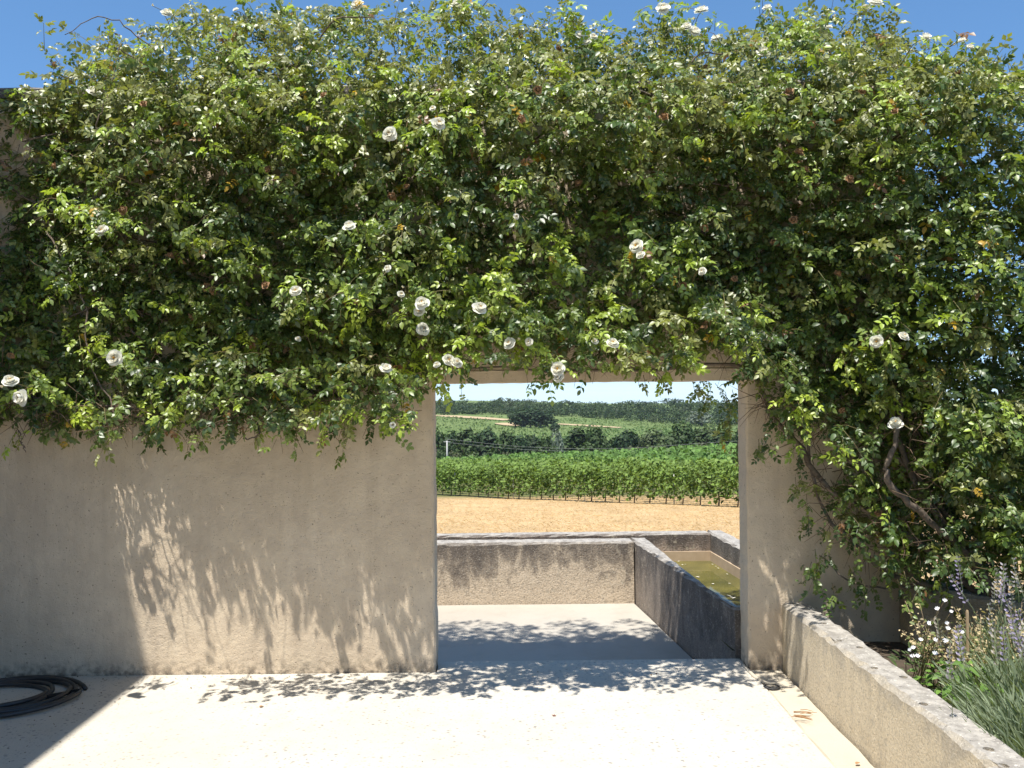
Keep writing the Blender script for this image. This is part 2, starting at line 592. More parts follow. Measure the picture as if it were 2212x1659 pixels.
def slab(name, poly, z0, z1, mat, parent=None, holes=(), amp=0.003, step=0.08, bev=0.012, seed=1):
    """a block with plan outline poly (world x, y), worn edges, optional round holes (x, y, r, depth) in its top"""
    rs = random.Random(seed)
    pts = []
    for i in range(len(poly)):
        pts += jitter_line(poly[i], poly[(i + 1) % len(poly)], step, amp, rs)
    cx = sum(p.x for p in pts) / len(pts)
    cy = sum(p.y for p in pts) / len(pts)
    bm = bmesh.new()
    n = len(pts)

    def nrm(i):
        a, b = pts[i - 1], pts[(i + 1) % n]
        t = (b - a).normalized()
        return Vector((t.y, -t.x))
    area = sum(pts[i].x * pts[(i + 1) % n].y - pts[(i + 1) % n].x * pts[i].y for i in range(n))
    sgn = 1 if area > 0 else -1
    low = [bm.verts.new((p.x, p.y, z0)) for p in pts]
    mid = [bm.verts.new((p.x, p.y, z1 - bev * rs.uniform(.6, 1.5))) for p in pts]
    top = []
    for i, p in enumerate(pts):
        q = p - nrm(i) * sgn * bev * rs.uniform(.6, 1.4)
        top.append(bm.verts.new((q.x, q.y, z1 + rs.uniform(-amp, amp) * .6)))
    for i in range(n):
        j = (i + 1) % n
        bm.faces.new((low[i], low[j], mid[j], mid[i]))
        bm.faces.new((mid[i], mid[j], top[j], top[i]))
    edges = [bm.edges.get((top[i], top[(i + 1) % n])) for i in range(n)]
    for (hx, hy, hr, hd) in holes:
        ring = [bm.verts.new((hx + hr * rs.uniform(.85, 1.1) * math.cos(k * math.pi / 6), hy + hr * rs.uniform(.85, 1.1) * math.sin(k * math.pi / 6), z1 - .001)) for k in range(12)]
        botr = [bm.verts.new((v.co.x, v.co.y, z1 - hd)) for v in ring]
        for k in range(12):
            bm.faces.new((ring[k], ring[(k + 1) % 12], botr[(k + 1) % 12], botr[k]))
        bm.faces.new(botr)
        edges += [bm.edges.get((ring[k], ring[(k + 1) % 12])) for k in range(12)]
    bmesh.ops.triangle_fill(bm, use_beauty=True, use_dissolve=False, edges=edges)
    bm.faces.new(list(reversed(low)))
    me = bm_mesh(name, bm, mat)
    o = link(name, me, parent)
    return o


# ------------------------------------------------------------------ garden wall with the opening
WALL_Y0, WALL_Y1 = 5.24, 5.44
WALL_TOP = 3.54
OP_L, OP_R, OP_T = -0.487, 1.437, 1.765
WALL_L, WALL_R = -6.2, 2.50
rs = random.Random(3)
outline = [(WALL_L, -0.35), (OP_L, -0.35), (OP_L, OP_T), (OP_R, OP_T), (OP_R, -0.35), (WALL_R, -0.35), (WALL_R, WALL_TOP), (WALL_L, WALL_TOP)]
pts = []
for i in range(len(outline)):
    pts += jitter_line(outline[i], outline[(i + 1) % len(outline)], 0.06, 0.0035, rs)
bm = bmesh.new()
n = len(pts)
bev = 0.011
def off(i, k):
    a, b = pts[i - 1], pts[(i + 1) % n]
    t = (b - a).normalized()
    return pts[i] - Vector((t.y, -t.x)) * k
F = [bm.verts.new((off(i, bev).x, WALL_Y0 + rs.uniform(-.0015, .0015), off(i, bev).y)) for i in range(n)]
Fm = [bm.verts.new((p.x, WALL_Y0 + bev, p.y)) for p in pts]
Bm = [bm.verts.new((p.x, WALL_Y1 - bev, p.y)) for p in pts]
B = [bm.verts.new((off(i, bev).x, WALL_Y1, off(i, bev).y)) for i in range(n)]
for A_, B_ in ((F, Fm), (Fm, Bm), (Bm, B)):
    for i in range(n):
        j = (i + 1) % n
        bm.faces.new((A_[i], A_[j], B_[j], B_[i]))
for L_ in (F, B):
    bmesh.ops.triangle_fill(bm, use_beauty=True, use_dissolve=False, edges=[bm.edges.get((L_[i], L_[(i + 1) % n])) for i in range(n)])
garden_wall = empty('garden_wall', (0.5, 5.34, 0))
def child(o, parent):
    o.parent = parent
    o.matrix_parent_inverse = parent.matrix_world.inverted()
    return o
child(link('wall_body', bm_mesh('wall_body', bm, M['wall'])), garden_wall)
# lintel beam, a few millimetres proud of the render
bm = bmesh.new()
lp = [(OP_L - 0.04, OP_T + 0.003), (OP_R + 0.05, OP_T + 0.003), (OP_R + 0.05, OP_T + 0.075), (OP_L - 0.04, OP_T + 0.075)]
lq = []
for i in range(4):
    lq += jitter_line(lp[i], lp[(i + 1) % 4], 0.05, 0.002, rs)
f = [bm.verts.new((p.x, WALL_Y0 - 0.012 + rs.uniform(-.001, .001), p.y)) for p in lq]
g = [bm.verts.new((p.x, WALL_Y0 + 0.03, p.y)) for p in lq]
for i in range(len(lq)):
    j = (i + 1) % len(lq)
    bm.faces.new((f[i], f[j], g[j], g[i]))
bmesh.ops.triangle_fill(bm, use_beauty=True, edges=[bm.edges.get((f[i], f[(i + 1) % len(f)])) for i in range(len(f))])
child(link('lintel', bm_mesh('lintel', bm, M['wall'])), garden_wall)
k = 0
x = WALL_L
while x < WALL_R - 0.05:                      # coping stones along the top
    w = random.uniform(0.45, 0.62)
    x2 = min(x + w, WALL_R + 0.03)
    o = slab('coping_stone', [(x + .004, WALL_Y0 - .05), (x2 - .004, WALL_Y0 - .05), (x2 - .004, WALL_Y1 + .05), (x + .004, WALL_Y1 + .05)], WALL_TOP + .001, WALL_TOP + 0.065 + random.uniform(-.004, .004), M['coping'], seed=k)
    child(o, garden_wall)
    x = x2
    k += 1
tag(garden_wall, 'tall beige rendered garden wall with a wide rectangular opening, smothered in roses', 'wall')

# house on the left, out of the picture, whose eave throws the shade in the corner
house = empty('neighbouring_house', (-5.6, -1, 0))
HX, HZ = -3.62, 6.55
o = slab('house_wall', [(-7.6, -9), (HX - .22, -9), (HX - .22, 5.18), (-7.6, 5.18)], -0.3, HZ - .04, M['house'], seed=9, step=.6, amp=.002)
child(o, house)
bm = bmesh.new()
V = [bm.verts.new(v) for v in ((HX, -9.2, HZ), (HX, 5.2, HZ), (-5.6, 5.2, HZ + .75), (-5.6, -9.2, HZ + .75), (-7.8, 5.2, HZ - .05), (-7.8, -9.2, HZ - .05),
                               (HX, -9.2, HZ - .08), (HX, 5.2, HZ - .08), (-5.6, 5.2, HZ + .64), (-5.6, -9.2, HZ + .64), (-7.8, 5.2, HZ - .13), (-7.8, -9.2, HZ - .13))]
for q in ((0, 1, 2, 3), (3, 2, 4, 5), (6, 9, 8, 7), (9, 11, 10, 8), (0, 6, 7, 1), (4, 10, 11, 5), (1, 7, 8, 2), (2, 8, 10, 4), (0, 3, 9, 6), (3, 5, 11, 9)):
    bm.faces.new([V[i] for i in q])
child(link('roof', bm_mesh('roof', bm, M['roof'])), house)
tag(house, 'pale rendered house at the left whose eave shades the corner of the courtyard', 'house')

# ------------------------------------------------------------------ courtyard floor, gutter, drain
LW_F, LW_B = 1.640, 1.800                     # faces of the low wall
drain = W(1667, 1484, z=0.0)
pave = slab('courtyard_pavement', [(-14, -14), (1.44, -14), (1.44, 5.235), (OP_R - .006, 5.235), (OP_R - .006, 5.44), (OP_L + .006, 5.44), (OP_L + .006, 5.235), (-14, 5.235)], -0.3, 0.0, M['pave'], step=.5, amp=.0, bev=.006, seed=2)
tag(pave, 'sunlit pale exposed aggregate concrete courtyard floor', 'pavement', kind='structure')
gut = slab('gutter_strip', [(1.444, -14), (LW_F - .012, -14), (LW_F - .012, 5.235), (1.444, 5.235)], -0.3, -0.006, M['gutter'], holes=[(drain.x, drain.y, .042, .16)], step=.12, amp=.003, bev=.008, seed=4)
tag(gut, 'smooth beige mortar gutter along the foot of the low wall', 'gutter', kind='structure')
crack = slab('crack_filling', [(LW_F - .014, -14), (LW_F + .02, -14), (LW_F + .02, 5.235), (LW_F - .014, 5.235)], -0.3, -0.03, M['soil'], step=1, amp=0, seed=5)
tag(crack, 'dark crumbled joint between gutter and low wall', 'joint', kind='structure')
ang = np.linspace(0, 2 * np.pi, 25)
Vt, Tt = tube_arrays([np.stack([drain.x + .043 * np.cos(ang), drain.y + .043 * np.sin(ang), 0 * ang + .002], 1)], [np.full(25, .0045)], 6)
Vt2, Tt2 = tube_arrays([np.array([(drain.x - .06, drain.y + .10, -.03), (drain.x - .012, drain.y + .012, -.028)])], [.026], 10)
dp = link('drain_pipe', np_mesh('drain_pipe', np.concatenate([Vt, Vt2]), np.concatenate([Tt, Tt2 + len(Vt)]), M['black'], smooth=True))
tag(dp, 'black drain pipe mouth in the gutter at the foot of the pillar', 'drain')
# small raised mortar ridge leading to the drain
mr, Tm = tube_arrays([np.array([W(1604, 1437, z=.0), W(1630, 1462, z=.004), W(1652, 1476, z=.003)])], [np.array([.010, .012, .006])], 6)
ridge = link('mortar_ridge', np_mesh('mortar_ridge', mr, Tm, M['gutter'], smooth=True))
tag(ridge, 'low mortar ridge running from the pillar to the drain mouth', 'mortar ridge')

# ------------------------------------------------------------------ low wall on the right, with its holes
hole_px = [(670, 495), (738, 628), (945, 680), (1040, 838), (1285, 908), (1437, 1115), (1940, 1462), (2010, 1590)]
holes = []
for hx, hy in hole_px:
    p = W((2900 + .5117 * hx) / 1.8228, (2200 + .5117 * hy) / 1.8228, z=.405)
    holes.append((min(max(p.x, LW_F + .035), LW_B - .03), p.y, .019, .07))
lw = slab('low_wall', [(LW_F, -9), (LW_B + .01, -9), (LW_B, 5.236), (LW_F, 5.236)], -0.35, 0.405, M['lowwall'], holes=holes, step=.05, amp=.003, bev=.02, seed=8)
tag(lw, 'low beige rendered wall with drilled holes along its weathered grey top', 'low wall')

# ------------------------------------------------------------------ garden bed and the ledge behind it
bed_x = np.linspace(LW_B - .01, 6.0, 40)
bed_y = np.linspace(-6, 5.23, 60)
BX, BY = np.meshgrid(bed_x, bed_y)
BZ = 0.16 + (vnoise(np.stack([BX * 5, BY * 5, 0 * BX + 2.5], -1).reshape(-1, 3)).reshape(BX.shape) - .5) * .09
idx = np.arange(BX.size).reshape(BX.shape)
a, b_, c_, d_ = idx[:-1, :-1].ravel(), idx[:-1, 1:].ravel(), idx[1:, 1:].ravel(), idx[1:, :-1].ravel()
soil = link('garden_bed', np_mesh('garden_bed', np.stack([BX.ravel(), BY.ravel(), BZ.ravel()], 1), np.concatenate([np.stack([a, b_, c_], 1), np.stack([a, c_, d_], 1)]), M['soil'], smooth=True))
tag(soil, 'dark soil of the planted bed behind the low wall', 'soil', kind='structure')
ledge = slab('garden_ledge', [(2.36, 5.06), (3.2, 4.02), (6.2, 3.9), (6.2, 4.2), (3.3, 4.3), (2.52, 5.236), (2.36, 5.236)], -0.2, 0.54, M['lowwall'], step=.07, amp=.004, bev=.018, seed=12)
tag(ledge, 'low stone ledge behind the flower bed, half hidden by rose stems', 'ledge')

# ------------------------------------------------------------------ basin
basin = empty('stone_basin', (1.2, 7.4, -0.3))
BT = 0.318
def bslab(*a, **k):
    return child(slab(*a, **k), basin)
def px_line(pa, pb, y):                        # x on the line at depth y
    return pa.x + (pb.x - pa.x) * (y - pa.y) / (pb.y - pa.y)
pl_a, pl_b = W(1371.8, 1171.8, z=BT), W(1441, 1231.6, z=BT)
pr_a, pr_b = W(1399.7, 1165, z=BT), W(1590, 1318, z=BT)
BF = W(1200, 1171.5, z=BT).y                   # front of back wall
BB = BF + 0.20
PLx = lambda y: px_line(pl_a, pl_b, y)
PRx = lambda y: px_line(pr_a, pr_b, y)
FF = W(1450, 1152, z=BT).y                     # front of far wall
rw_a, rw_b = W(1534.8, 1151.3, z=BT), W(1588, 1179, z=BT)
RWx = lambda y: px_line(rw_a, rw_b, y)
print('basin', BF, FF, pl_a, pl_b, pr_a, pr_b, rw_a, rw_b)
basin_floor = slab('basin_floor', [(-5, 5.446), (1.40, 5.446), (PLx(BF) , BF), (-5, BF)], -0.5, -0.25, M['floor'], step=.5, amp=0, seed=21)
tag(basin_floor, 'sunlit smooth pale concrete floor beyond the opening, one step down', 'floor', kind='structure')
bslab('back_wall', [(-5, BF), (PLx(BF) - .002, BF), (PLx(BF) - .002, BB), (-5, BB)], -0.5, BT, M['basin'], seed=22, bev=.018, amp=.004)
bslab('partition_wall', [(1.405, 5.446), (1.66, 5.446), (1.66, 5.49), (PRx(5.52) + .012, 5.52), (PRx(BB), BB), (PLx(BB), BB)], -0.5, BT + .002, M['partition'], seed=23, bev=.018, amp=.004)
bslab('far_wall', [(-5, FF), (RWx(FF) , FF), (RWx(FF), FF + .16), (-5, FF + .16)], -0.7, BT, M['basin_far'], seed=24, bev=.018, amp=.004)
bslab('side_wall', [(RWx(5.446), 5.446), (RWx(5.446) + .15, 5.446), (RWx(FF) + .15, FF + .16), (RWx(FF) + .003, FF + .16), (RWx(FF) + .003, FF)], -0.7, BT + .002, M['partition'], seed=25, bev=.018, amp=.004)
# pale band that the water left dry on the inner faces
WZ = 0.047
M['band'] = simple('dry_water_band', (0.47, 0.36, 0.25), (0.40, 0.30, 0.2), 12, 0.9)
child(slab('water_mark', [(PRx(BB) - .4, FF - .006), (RWx(FF) - .005, FF - .006), (RWx(FF) - .005, FF + .01), (PRx(BB) - .4, FF + .01)], -.3, .142, M['band'], step=.1, amp=.001, bev=.003, seed=26), basin)
child(slab('water_mark', [(RWx(5.45) - .008, 5.45), (RWx(5.45) + .01, 5.45), (RWx(FF) + .01, FF - .007), (RWx(FF) - .008, FF - .007)], -.3, .140, M['band'], step=.1, amp=.001, bev=.003, seed=27), basin)
tag(basin, 'lichen stained concrete water basin with a dividing wall, beyond the opening', 'basin')
wpoly = [(PRx(5.446) - .01, 5.446), (RWx(5.446) + .005, 5.446), (RWx(FF) + .004, FF + .004), (-5, FF + .004), (-5, BB - .01), (PRx(BB) - .02, BB - .01)]
bm = bmesh.new()
bm.faces.new([bm.verts.new((x, y, WZ)) for x, y in wpoly])
bmesh.ops.triangulate(bm, faces=bm.faces)
water = link('water', bm_mesh('water', bm, M['water']))
tag(water, 'still murky olive water in the stone basin', 'water', kind='structure')

# ------------------------------------------------------------------ leaf templates
def leaflet(L, Wd, fold=0.25, curl=0.2, coarse=False):
    xs_ = [0, .45, 1.0] if coarse else [0, .28, .64, 1.0]
    ws = [0, 1.12, 0] if coarse else [0, .95, .86, 0]
    v, t = [], []
    mid, lf, rt = [], [], []
    for x_, w_ in zip(xs_, ws):
        zc = -curl * L * (x_ ** 2)
        mid.append(len(v)); v.append((x_ * L, 0, zc))
        if 0 < w_:
            h = zc + fold * w_ * Wd * .5
            lf.append(len(v)); v.append((x_ * L, w_ * Wd * .5, h))
            rt.append(len(v)); v.append((x_ * L, -w_ * Wd * .5, h))
        else:
            lf.append(mid[-1]); rt.append(mid[-1])
    for i in range(len(xs_) - 1):
        for side, s in ((lf, 1), (rt, -1)):
            q = [mid[i], mid[i + 1], side[i + 1], side[i]]
            u = []
            for z_ in q:
                if z_ not in u: u.append(z_)
            for k_ in range(1, len(u) - 1):
                t.append((u[0], u[k_], u[k_ + 1]) if s == 1 else (u[0], u[k_ + 1], u[k_]))
    return np.array(v, float), np.array(t)


def rot_z(v, a):
    c, s = math.cos(a), math.sin(a)
    return v @ np.array([[c, s, 0], [-s, c, 0], [0, 0, 1]])


def rot_y(v, a):
    c, s = math.cos(a), math.sin(a)
    return v @ np.array([[c, 0, -s], [0, 1, 0], [s, 0, c]])


def rot_x(v, a):
    c, s = math.cos(a), math.sin(a)
    return v @ np.array([[1, 0, 0], [0, c, s], [0, -s, c]])


def compound_leaf(pairs, seed, droop, coarse=False):
    """a rose leaf: unit length, a stalk with paired leaflets and one at the end"""
    r = random.Random(seed)
    V_, T_ = [], []
    o_ = 0
    def put(v, t):
        nonlocal o_
        V_.append(v); T_.append(t + o_); o_ += len(v)
    def stalk(s):
        return np.array([s * .64, 0.03 * math.sin(s * 3 + seed), -droop * s * s * .35])
    for k_ in range(pairs):
        s = .35 + .48 * k_ / max(1, pairs - 1)
        for sd in (-1, 1):
            v, t = leaflet(r.uniform(.34, .42) * (.85 + .2 * k_ / pairs), r.uniform(.19, .235), r.uniform(.1, .5), r.uniform(.05, .4), coarse)
            v = rot_x(v, r.uniform(-.35, .35))
            v = rot_y(v, r.uniform(-.1, .45))
            v = rot_z(v, sd * r.uniform(.85, 1.25))
            put(v + stalk(s), t)
    v, t = leaflet(r.uniform(.38, .46), r.uniform(.22, .26), r.uniform(.1, .4), r.uniform(.1, .4), coarse)
    v = rot_y(v, droop * .6 + r.uniform(-.1, .3))
    put(v + stalk(1), t)
    w_ = .009
    sv = []
    for s in (0, .5, 1):
        p = stalk(s)
        sv += [p + (0, w_, 0), p + (0, -w_, 0)]
    put(np.array(sv), np.array([(0, 1, 3), (0, 3, 2), (2, 3, 5), (2, 5, 4)]))
    return np.concatenate(V_), np.concatenate(T_)


LEAF_KINDS = ((3, 1, .5), (2, 2, .8), (3, 3, .3), (2, 4, 1.1), (3, 5, .9), (2, 6, .4), (3, 7, 1.3))
LEAVES = [compound_leaf(*q) for q in LEAF_KINDS]
LEAVES_IN = [compound_leaf(*q, coarse=True) for q in LEAF_KINDS]      # for the leaves inside the mass

C_DARK = np.array((0.070, 0.118, 0.028))
C_MID = np.array((0.150, 0.212, 0.046))
C_OLIVE = np.array((0.240, 0.265, 0.080))
C_NEW = np.array((0.300, 0.400, 0.060))
C_YEL = np.array((0.48, 0.31, 0.03))
C_BRN = np.array((0.23, 0.12, 0.05))

# ------------------------------------------------------------------ climbing rose
rose = empty('climbing_rose', (2.55, 4.75, 0.16))
REF = 4.75
top_c = np.array([(-250, 260), (-40, 150), (20, 215), (70, 200), (120, 120), (180, 95), (250, 55), (330, 40), (420, 20), (520, 22), (600, 8), (700, 10), (820, 14), (930, 22), (1010, 10), (1060, 14), (1100, 48), (1150, 42), (1235, 25), (1280, 88), (1340, 95), (1385, 55), (1430, 60), (1500, 80), (1560, 92), (1610, 75), (1660, 45), (1720, 24), (1790, 12), (1870, 22), (1925, 72), (1990, 90), (2060, 108), (2130, 118), (2212, 150), (2400, 260), (2560, 420)], float)
bot_c = np.array([(-250, 880), (0, 915), (100, 915), (230, 925), (340, 932), (500, 915), (640, 930), (730, 915), (830, 900), (890, 815), (935, 782), (1100, 776), (1200, 776), (1400, 770), (1560, 762), (1615, 778), (1650, 835), (1690, 885), (1740, 985), (1780, 1080), (1850, 1165), (1960, 1235), (2080, 1240), (2212, 1240), (2560, 1250)], float)
ftop = lambda x: np.interp(x, top_c[:, 0], top_c[:, 1])
fbot = lambda x: np.interp(x, bot_c[:, 0], bot_c[:, 1])


def to_world(px, py, Y):
    x, y = px - 1106.0, py - 829.5
    xd = x * math.cos(ROLL) - y * math.sin(ROLL)
    yd = x * math.sin(ROLL) + y * math.cos(ROLL)
    u, v = xd / FPX, -yd / FPX
    dy = math.cos(PITCH) - v * math.sin(PITCH)
    dz = math.sin(PITCH) + v * math.cos(PITCH)
    return u / dy * Y, EYE + dz / dy * Y


def core_depth(X, z):
    """how far the dense part of the rose stands out from the wall"""
    nz = vnoise(np.stack([X * 1.9 + 11, z * 2.1, 0 * X + 3.3], -1)) - .5
    nf = vnoise(np.stack([X * 5.0 + 3, z * 5.0, 0 * X + 8.1], -1)) - .5
    c = .10 + .19 * np.clip(z - 1.4, 0, 2.2)
    c = c * (1 - .88 * np.exp(-((X + 2.17 + .21 * (z - .9)) / .42) ** 2))
    c = c + .20 * np.exp(-((X - .55) / .85) ** 2) * np.exp(-((z - 2.1) / .5) ** 2)
    c = c + .16 * sm(1.6, 2.2, X)
    c = c * (1 - .35 * sm(WALL_TOP - .1, WALL_TOP + .4, z))
    return np.clip(c + nz * (.22 + .5 * c) + nf * .12, .06, 1.1)


leaf_pos, leaf_ax, leaf_nr, leaf_sc, leaf_col = [], [], [], [], []
stem_paths, stem_r = [], []
OUT = np.array([0, -1.0, 0])


def grow(p0, dirs, length, nleaf, droop, colr, size, spread=.46, upb=.75, stems=True):
    """shoots: p0 (N,3), dirs (N,3); leaves alternate along each"""
    N = len(p0)
    dirs = norm(dirs)
    length = np.broadcast_to(length, (N,))
    side = norm(np.cross(dirs, np.tile([0.2, 0.1, 1.0], (N, 1))))
    tt = np.linspace(0, 1, 4)
    P = p0[:, None, :] + dirs[:, None, :] * (length[:, None, None] * tt[None, :, None])
    P[:, :, 2] -= (droop * length)[:, None] * tt[None, :] ** 2
    if stems:
        for i in range(N):
            stem_paths.append(P[i]); stem_r.append(np.linspace(.0022, .001, 4))
    for k_ in range(nleaf):
        s = (k_ + .6) / nleaf + rng.uniform(-.06, .06, N)
        pos = p0 + dirs * (length * s)[:, None]
        pos[:, 2] -= droop * length * s ** 2
        sg = (1 if k_ % 2 else -1)
        ax = dirs * (.35 + .6 * s[:, None]) + side * sg * rng.uniform(.3, 1.0, (N, 1)) + rng.normal(0, .28, (N, 3))
        ax[:, 2] -= rng.uniform(.0, .75, N)
        nr = np.array([-.12, -.55, 0]) + np.array([0, 0, 1]) * upb + rng.normal(0, spread, (N, 3))
        leaf_pos.append(pos); leaf_ax.append(ax); leaf_nr.append(nr)
        leaf_sc.append(size * rng.uniform(.54, 1.14, N))
        c = colr if np.ndim(colr) == 2 else np.tile(colr, (N, 1))
        c = c * rng.uniform(.75, 1.3, (N, 1))
        odd = rng.random(N)
        c = np.where((odd < .005)[:, None], C_YEL, np.where((odd > .994)[:, None], C_BRN, c))
        leaf_col.append(c)


def colours(N, z, X, bright):
    r = rng.random(N)
    c = np.where((r < .42)[:, None], C_DARK, np.where((r < .82)[:, None], C_MID, C_OLIVE))
    hi = sm(2.6, 3.8, z) * .75
    m = rng.random(N) < hi
    c = np.where(m[:, None], C_OLIVE * .95, c)
    m = rng.random(N) < bright
    c = np.where(m[:, None], C_NEW, c)
    return c


def rose_points(N, xr=(-260, 2520)):
    px = rng.uniform(*xr, N * 4)
    py = rng.uniform(-30, 1300, N * 4)
    wob = (vnoise(np.stack([px / 22.0, py * 0, px * 0 + 1.5], -1)) - .5)
    ok = (py > ftop(px) + np.interp(px, [200, 420, 1850, 2000], [44, 20, 20, 40]) + wob * 34) & (py < fbot(px) - 14 + wob * 46)
    # thin patch at the far left, and thin foliage past the end of the wall
    ok &= ~((px < 55) & (py > 190) & (py < 560) & (rng.random(len(px)) < .72))
    thin = (px > 1985) & (py < 960) & (rng.random(len(px)) < .15)
    ok &= ~thin
    under = (px > 1640) & (px < 1960) & (py > 930) & (rng.random(len(px)) < .35)
    ok &= ~under
    ok &= ~((px > 1640) & (px < 1800) & (py > 930) & (rng.random(len(px)) < .55))
    px, py = px[ok][:N], py[ok][:N]
    return px, py


# 1. dense body
px, py = rose_points(6300)
ex = rng.uniform(1985, 2480, 330), rng.uniform(130, 960, 330)
ex = np.concatenate([ex[0], rng.uniform(1960, 2075, 130)]), np.concatenate([ex[1], rng.uniform(150, 960, 130)])
px, py = np.concatenate([px, ex[0]]), np.concatenate([py, np.maximum(ex[1], ftop(ex[0]) + 25)])
X, z = to_world(px, py, REF)
N = len(X)
cd = core_depth(X, z)
dd = cd * rng.uniform(.1, 1.0, N) ** .8
Y = WALL_Y0 - dd
above = z > WALL_TOP - .05
Y = np.where(above, 5.34 - (cd * .9 + .1) + rng.random(N) * (cd * .9 + .65), Y)
right = X > WALL_R - .1
Y = np.where(right, 5.2 - rng.random(N) * .75, Y)
X, z = to_world(px, py, Y)
p0 = np.stack([X, Y, z], 1)
dirs = np.stack([rng.normal(0, .65, N), -np.abs(rng.normal(.65, .45, N)), rng.normal(.25, .55, N)], 1)
slit = (np.abs(X + 2.17 + .21 * (z - .9)) < .42) & ~above
dirs[slit, 1] *= .35
dirs[above, 1] = rng.normal(0, .6, above.sum())
dirs[above, 2] = np.abs(rng.normal(.5, .4, above.sum()))
grow(p0, dirs, rng.uniform(.12, .24, N), 6, .35, colours(N, z, X, .05), .098)

# 1b. the mass behind the ledge, past the end of the wall
px, py = rng.uniform(1940, 2560, 420), rng.uniform(880, 1275, 420)
X, z = to_world(px, py, 5.3)
N = len(X)
p0 = np.stack([X, rng.uniform(4.95, 5.75, N), z], 1)
keep = (p0[:, 0] > 2.62) | (p0[:, 1] < 5.2)
p0 = p0[keep]; N = len(p0)
dirs = np.stack([rng.normal(0, .65, N), -np.abs(rng.normal(.65, .45, N)), rng.normal(.25, .55, N)], 1)
grow(p0, dirs, rng.uniform(.12, .24, N), 6, .35, colours(N, p0[:, 2], p0[:, 0], .03), .098)

# 1c. the back of the hedge, hanging over the far side of the wall top
N = 800
X = rng.uniform(-3.7, 2.7, N)
p0 = np.stack([X, rng.uniform(5.28, 5.62, N), rng.uniform(3.45, 3.8, N) + .12 * (vnoise(np.stack([X * 2, 0 * X, 0 * X + .3], -1)) - .5)], 1)
ppx = 1106 + FPX * p0[:, 0] / p0[:, 1]
keep = (ppx > 130) & (850 - FPX * (p0[:, 2] - EYE) / p0[:, 1] > ftop(ppx) + 22)
p0 = p0[keep]; N = len(p0)
dirs = np.stack([rng.normal(0, .6, N), rng.normal(0, .6, N), rng.normal(.2, .4, N)], 1)
grow(p0, dirs, rng.uniform(.12, .24, N), 6, .35, colours(N, p0[:, 2], p0[:, 0], .03), .098)
# 1d. long sparse shoots reaching out over the courtyard
X = np.concatenate([rng.uniform(-2.15, -.45, 62), rng.uniform(-.45, 1.45, 70)])
N = len(X)
z = np.where(X < -.45, rng.uniform(1.6, 1.95, N), rng.uniform(1.86, 2.25, N))
p0 = np.stack([X, WALL_Y0 - rng.uniform(.58, .80, N), z], 1)
dirs = np.stack([rng.normal(0, .6, N), np.full(N, -.8), rng.normal(.2, .3, N)], 1)
grow(p0, dirs, rng.uniform(.14, .26, N), 6, .4, colours(N, z, X, .12) * .85, .095, spread=.45, upb=.6)

# 2. looser outer shoots that cast the dappled fringe
px, py = rose_points(860)
X, z = to_world(px, py, 4.6)
N = len(X)
cd = core_depth(X, z)
Y = WALL_Y0 - cd - rng.random(N) ** 1.6 * .26
Y = np.where(z > WALL_TOP, 5.3 + rng.normal(0, .28, N), Y)
Y = np.where(X > WALL_R - .1, 4.55 + rng.normal(0, .12, N), Y)
X, z = to_world(px, py, Y)
keep = ~((np.abs(X + 2.17 + .21 * (z - .9)) < .42) & (rng.random(N) < .45))
X, Y, z = X[keep], Y[keep], z[keep]
N = len(X)
p0 = np.stack([X, Y, z], 1)
dirs = np.stack([rng.normal(0, .6, N), -np.abs(rng.normal(.75, .3, N)), rng.normal(.15, .45, N)], 1)
patch = vnoise(np.stack([X * 2.2, z * 2.2, 0 * X + 5.5], -1))
grow(p0, dirs, rng.uniform(.14, .26, N), 6, .55, colours(N, z, X, np.where(patch > .5, .5, .12)), .102, spread=.42, upb=.6)

# 3. sprays standing above the wall against the sky
sp = np.array([(140, 75), (200, 42), (262, 40), (380, 20), (600, 12), (640, 2), (1040, 8), (1232, 18), (1225, 45), (1395, 40), (1430, 30), (1415, 70), (1520, 45), (1535, 60), (1650, 35), (1690, 30), (1700, 60), (1790, 30), (1850, 20), (1885, 25), (1880, 60), (1955, 70), (2015, 78), (2030, 100), (2110, 112), (2170, 118), (12, 165), (35, 172), (60, 190), (95, 175), (480, 18), (730, 12), (860, 16), (1130, 30), (1265, 60)], float)
sp = np.repeat(sp, 3, 0) + rng.normal(0, 12, (len(sp) * 3, 2))
X, z = to_world(sp[:, 0], sp[:, 1], 5.2)
N = len(X)
p0 = np.stack([X, 5.2 + rng.normal(0, .12, N), z - .21], 1)
dirs = np.stack([rng.normal(0, .5, N), rng.normal(-.2, .4, N), np.abs(rng.normal(.9, .3, N))], 1)
grow(p0, dirs, rng.uniform(.14, .26, N), 6, .4, colours(N, z, X, .25), .09)

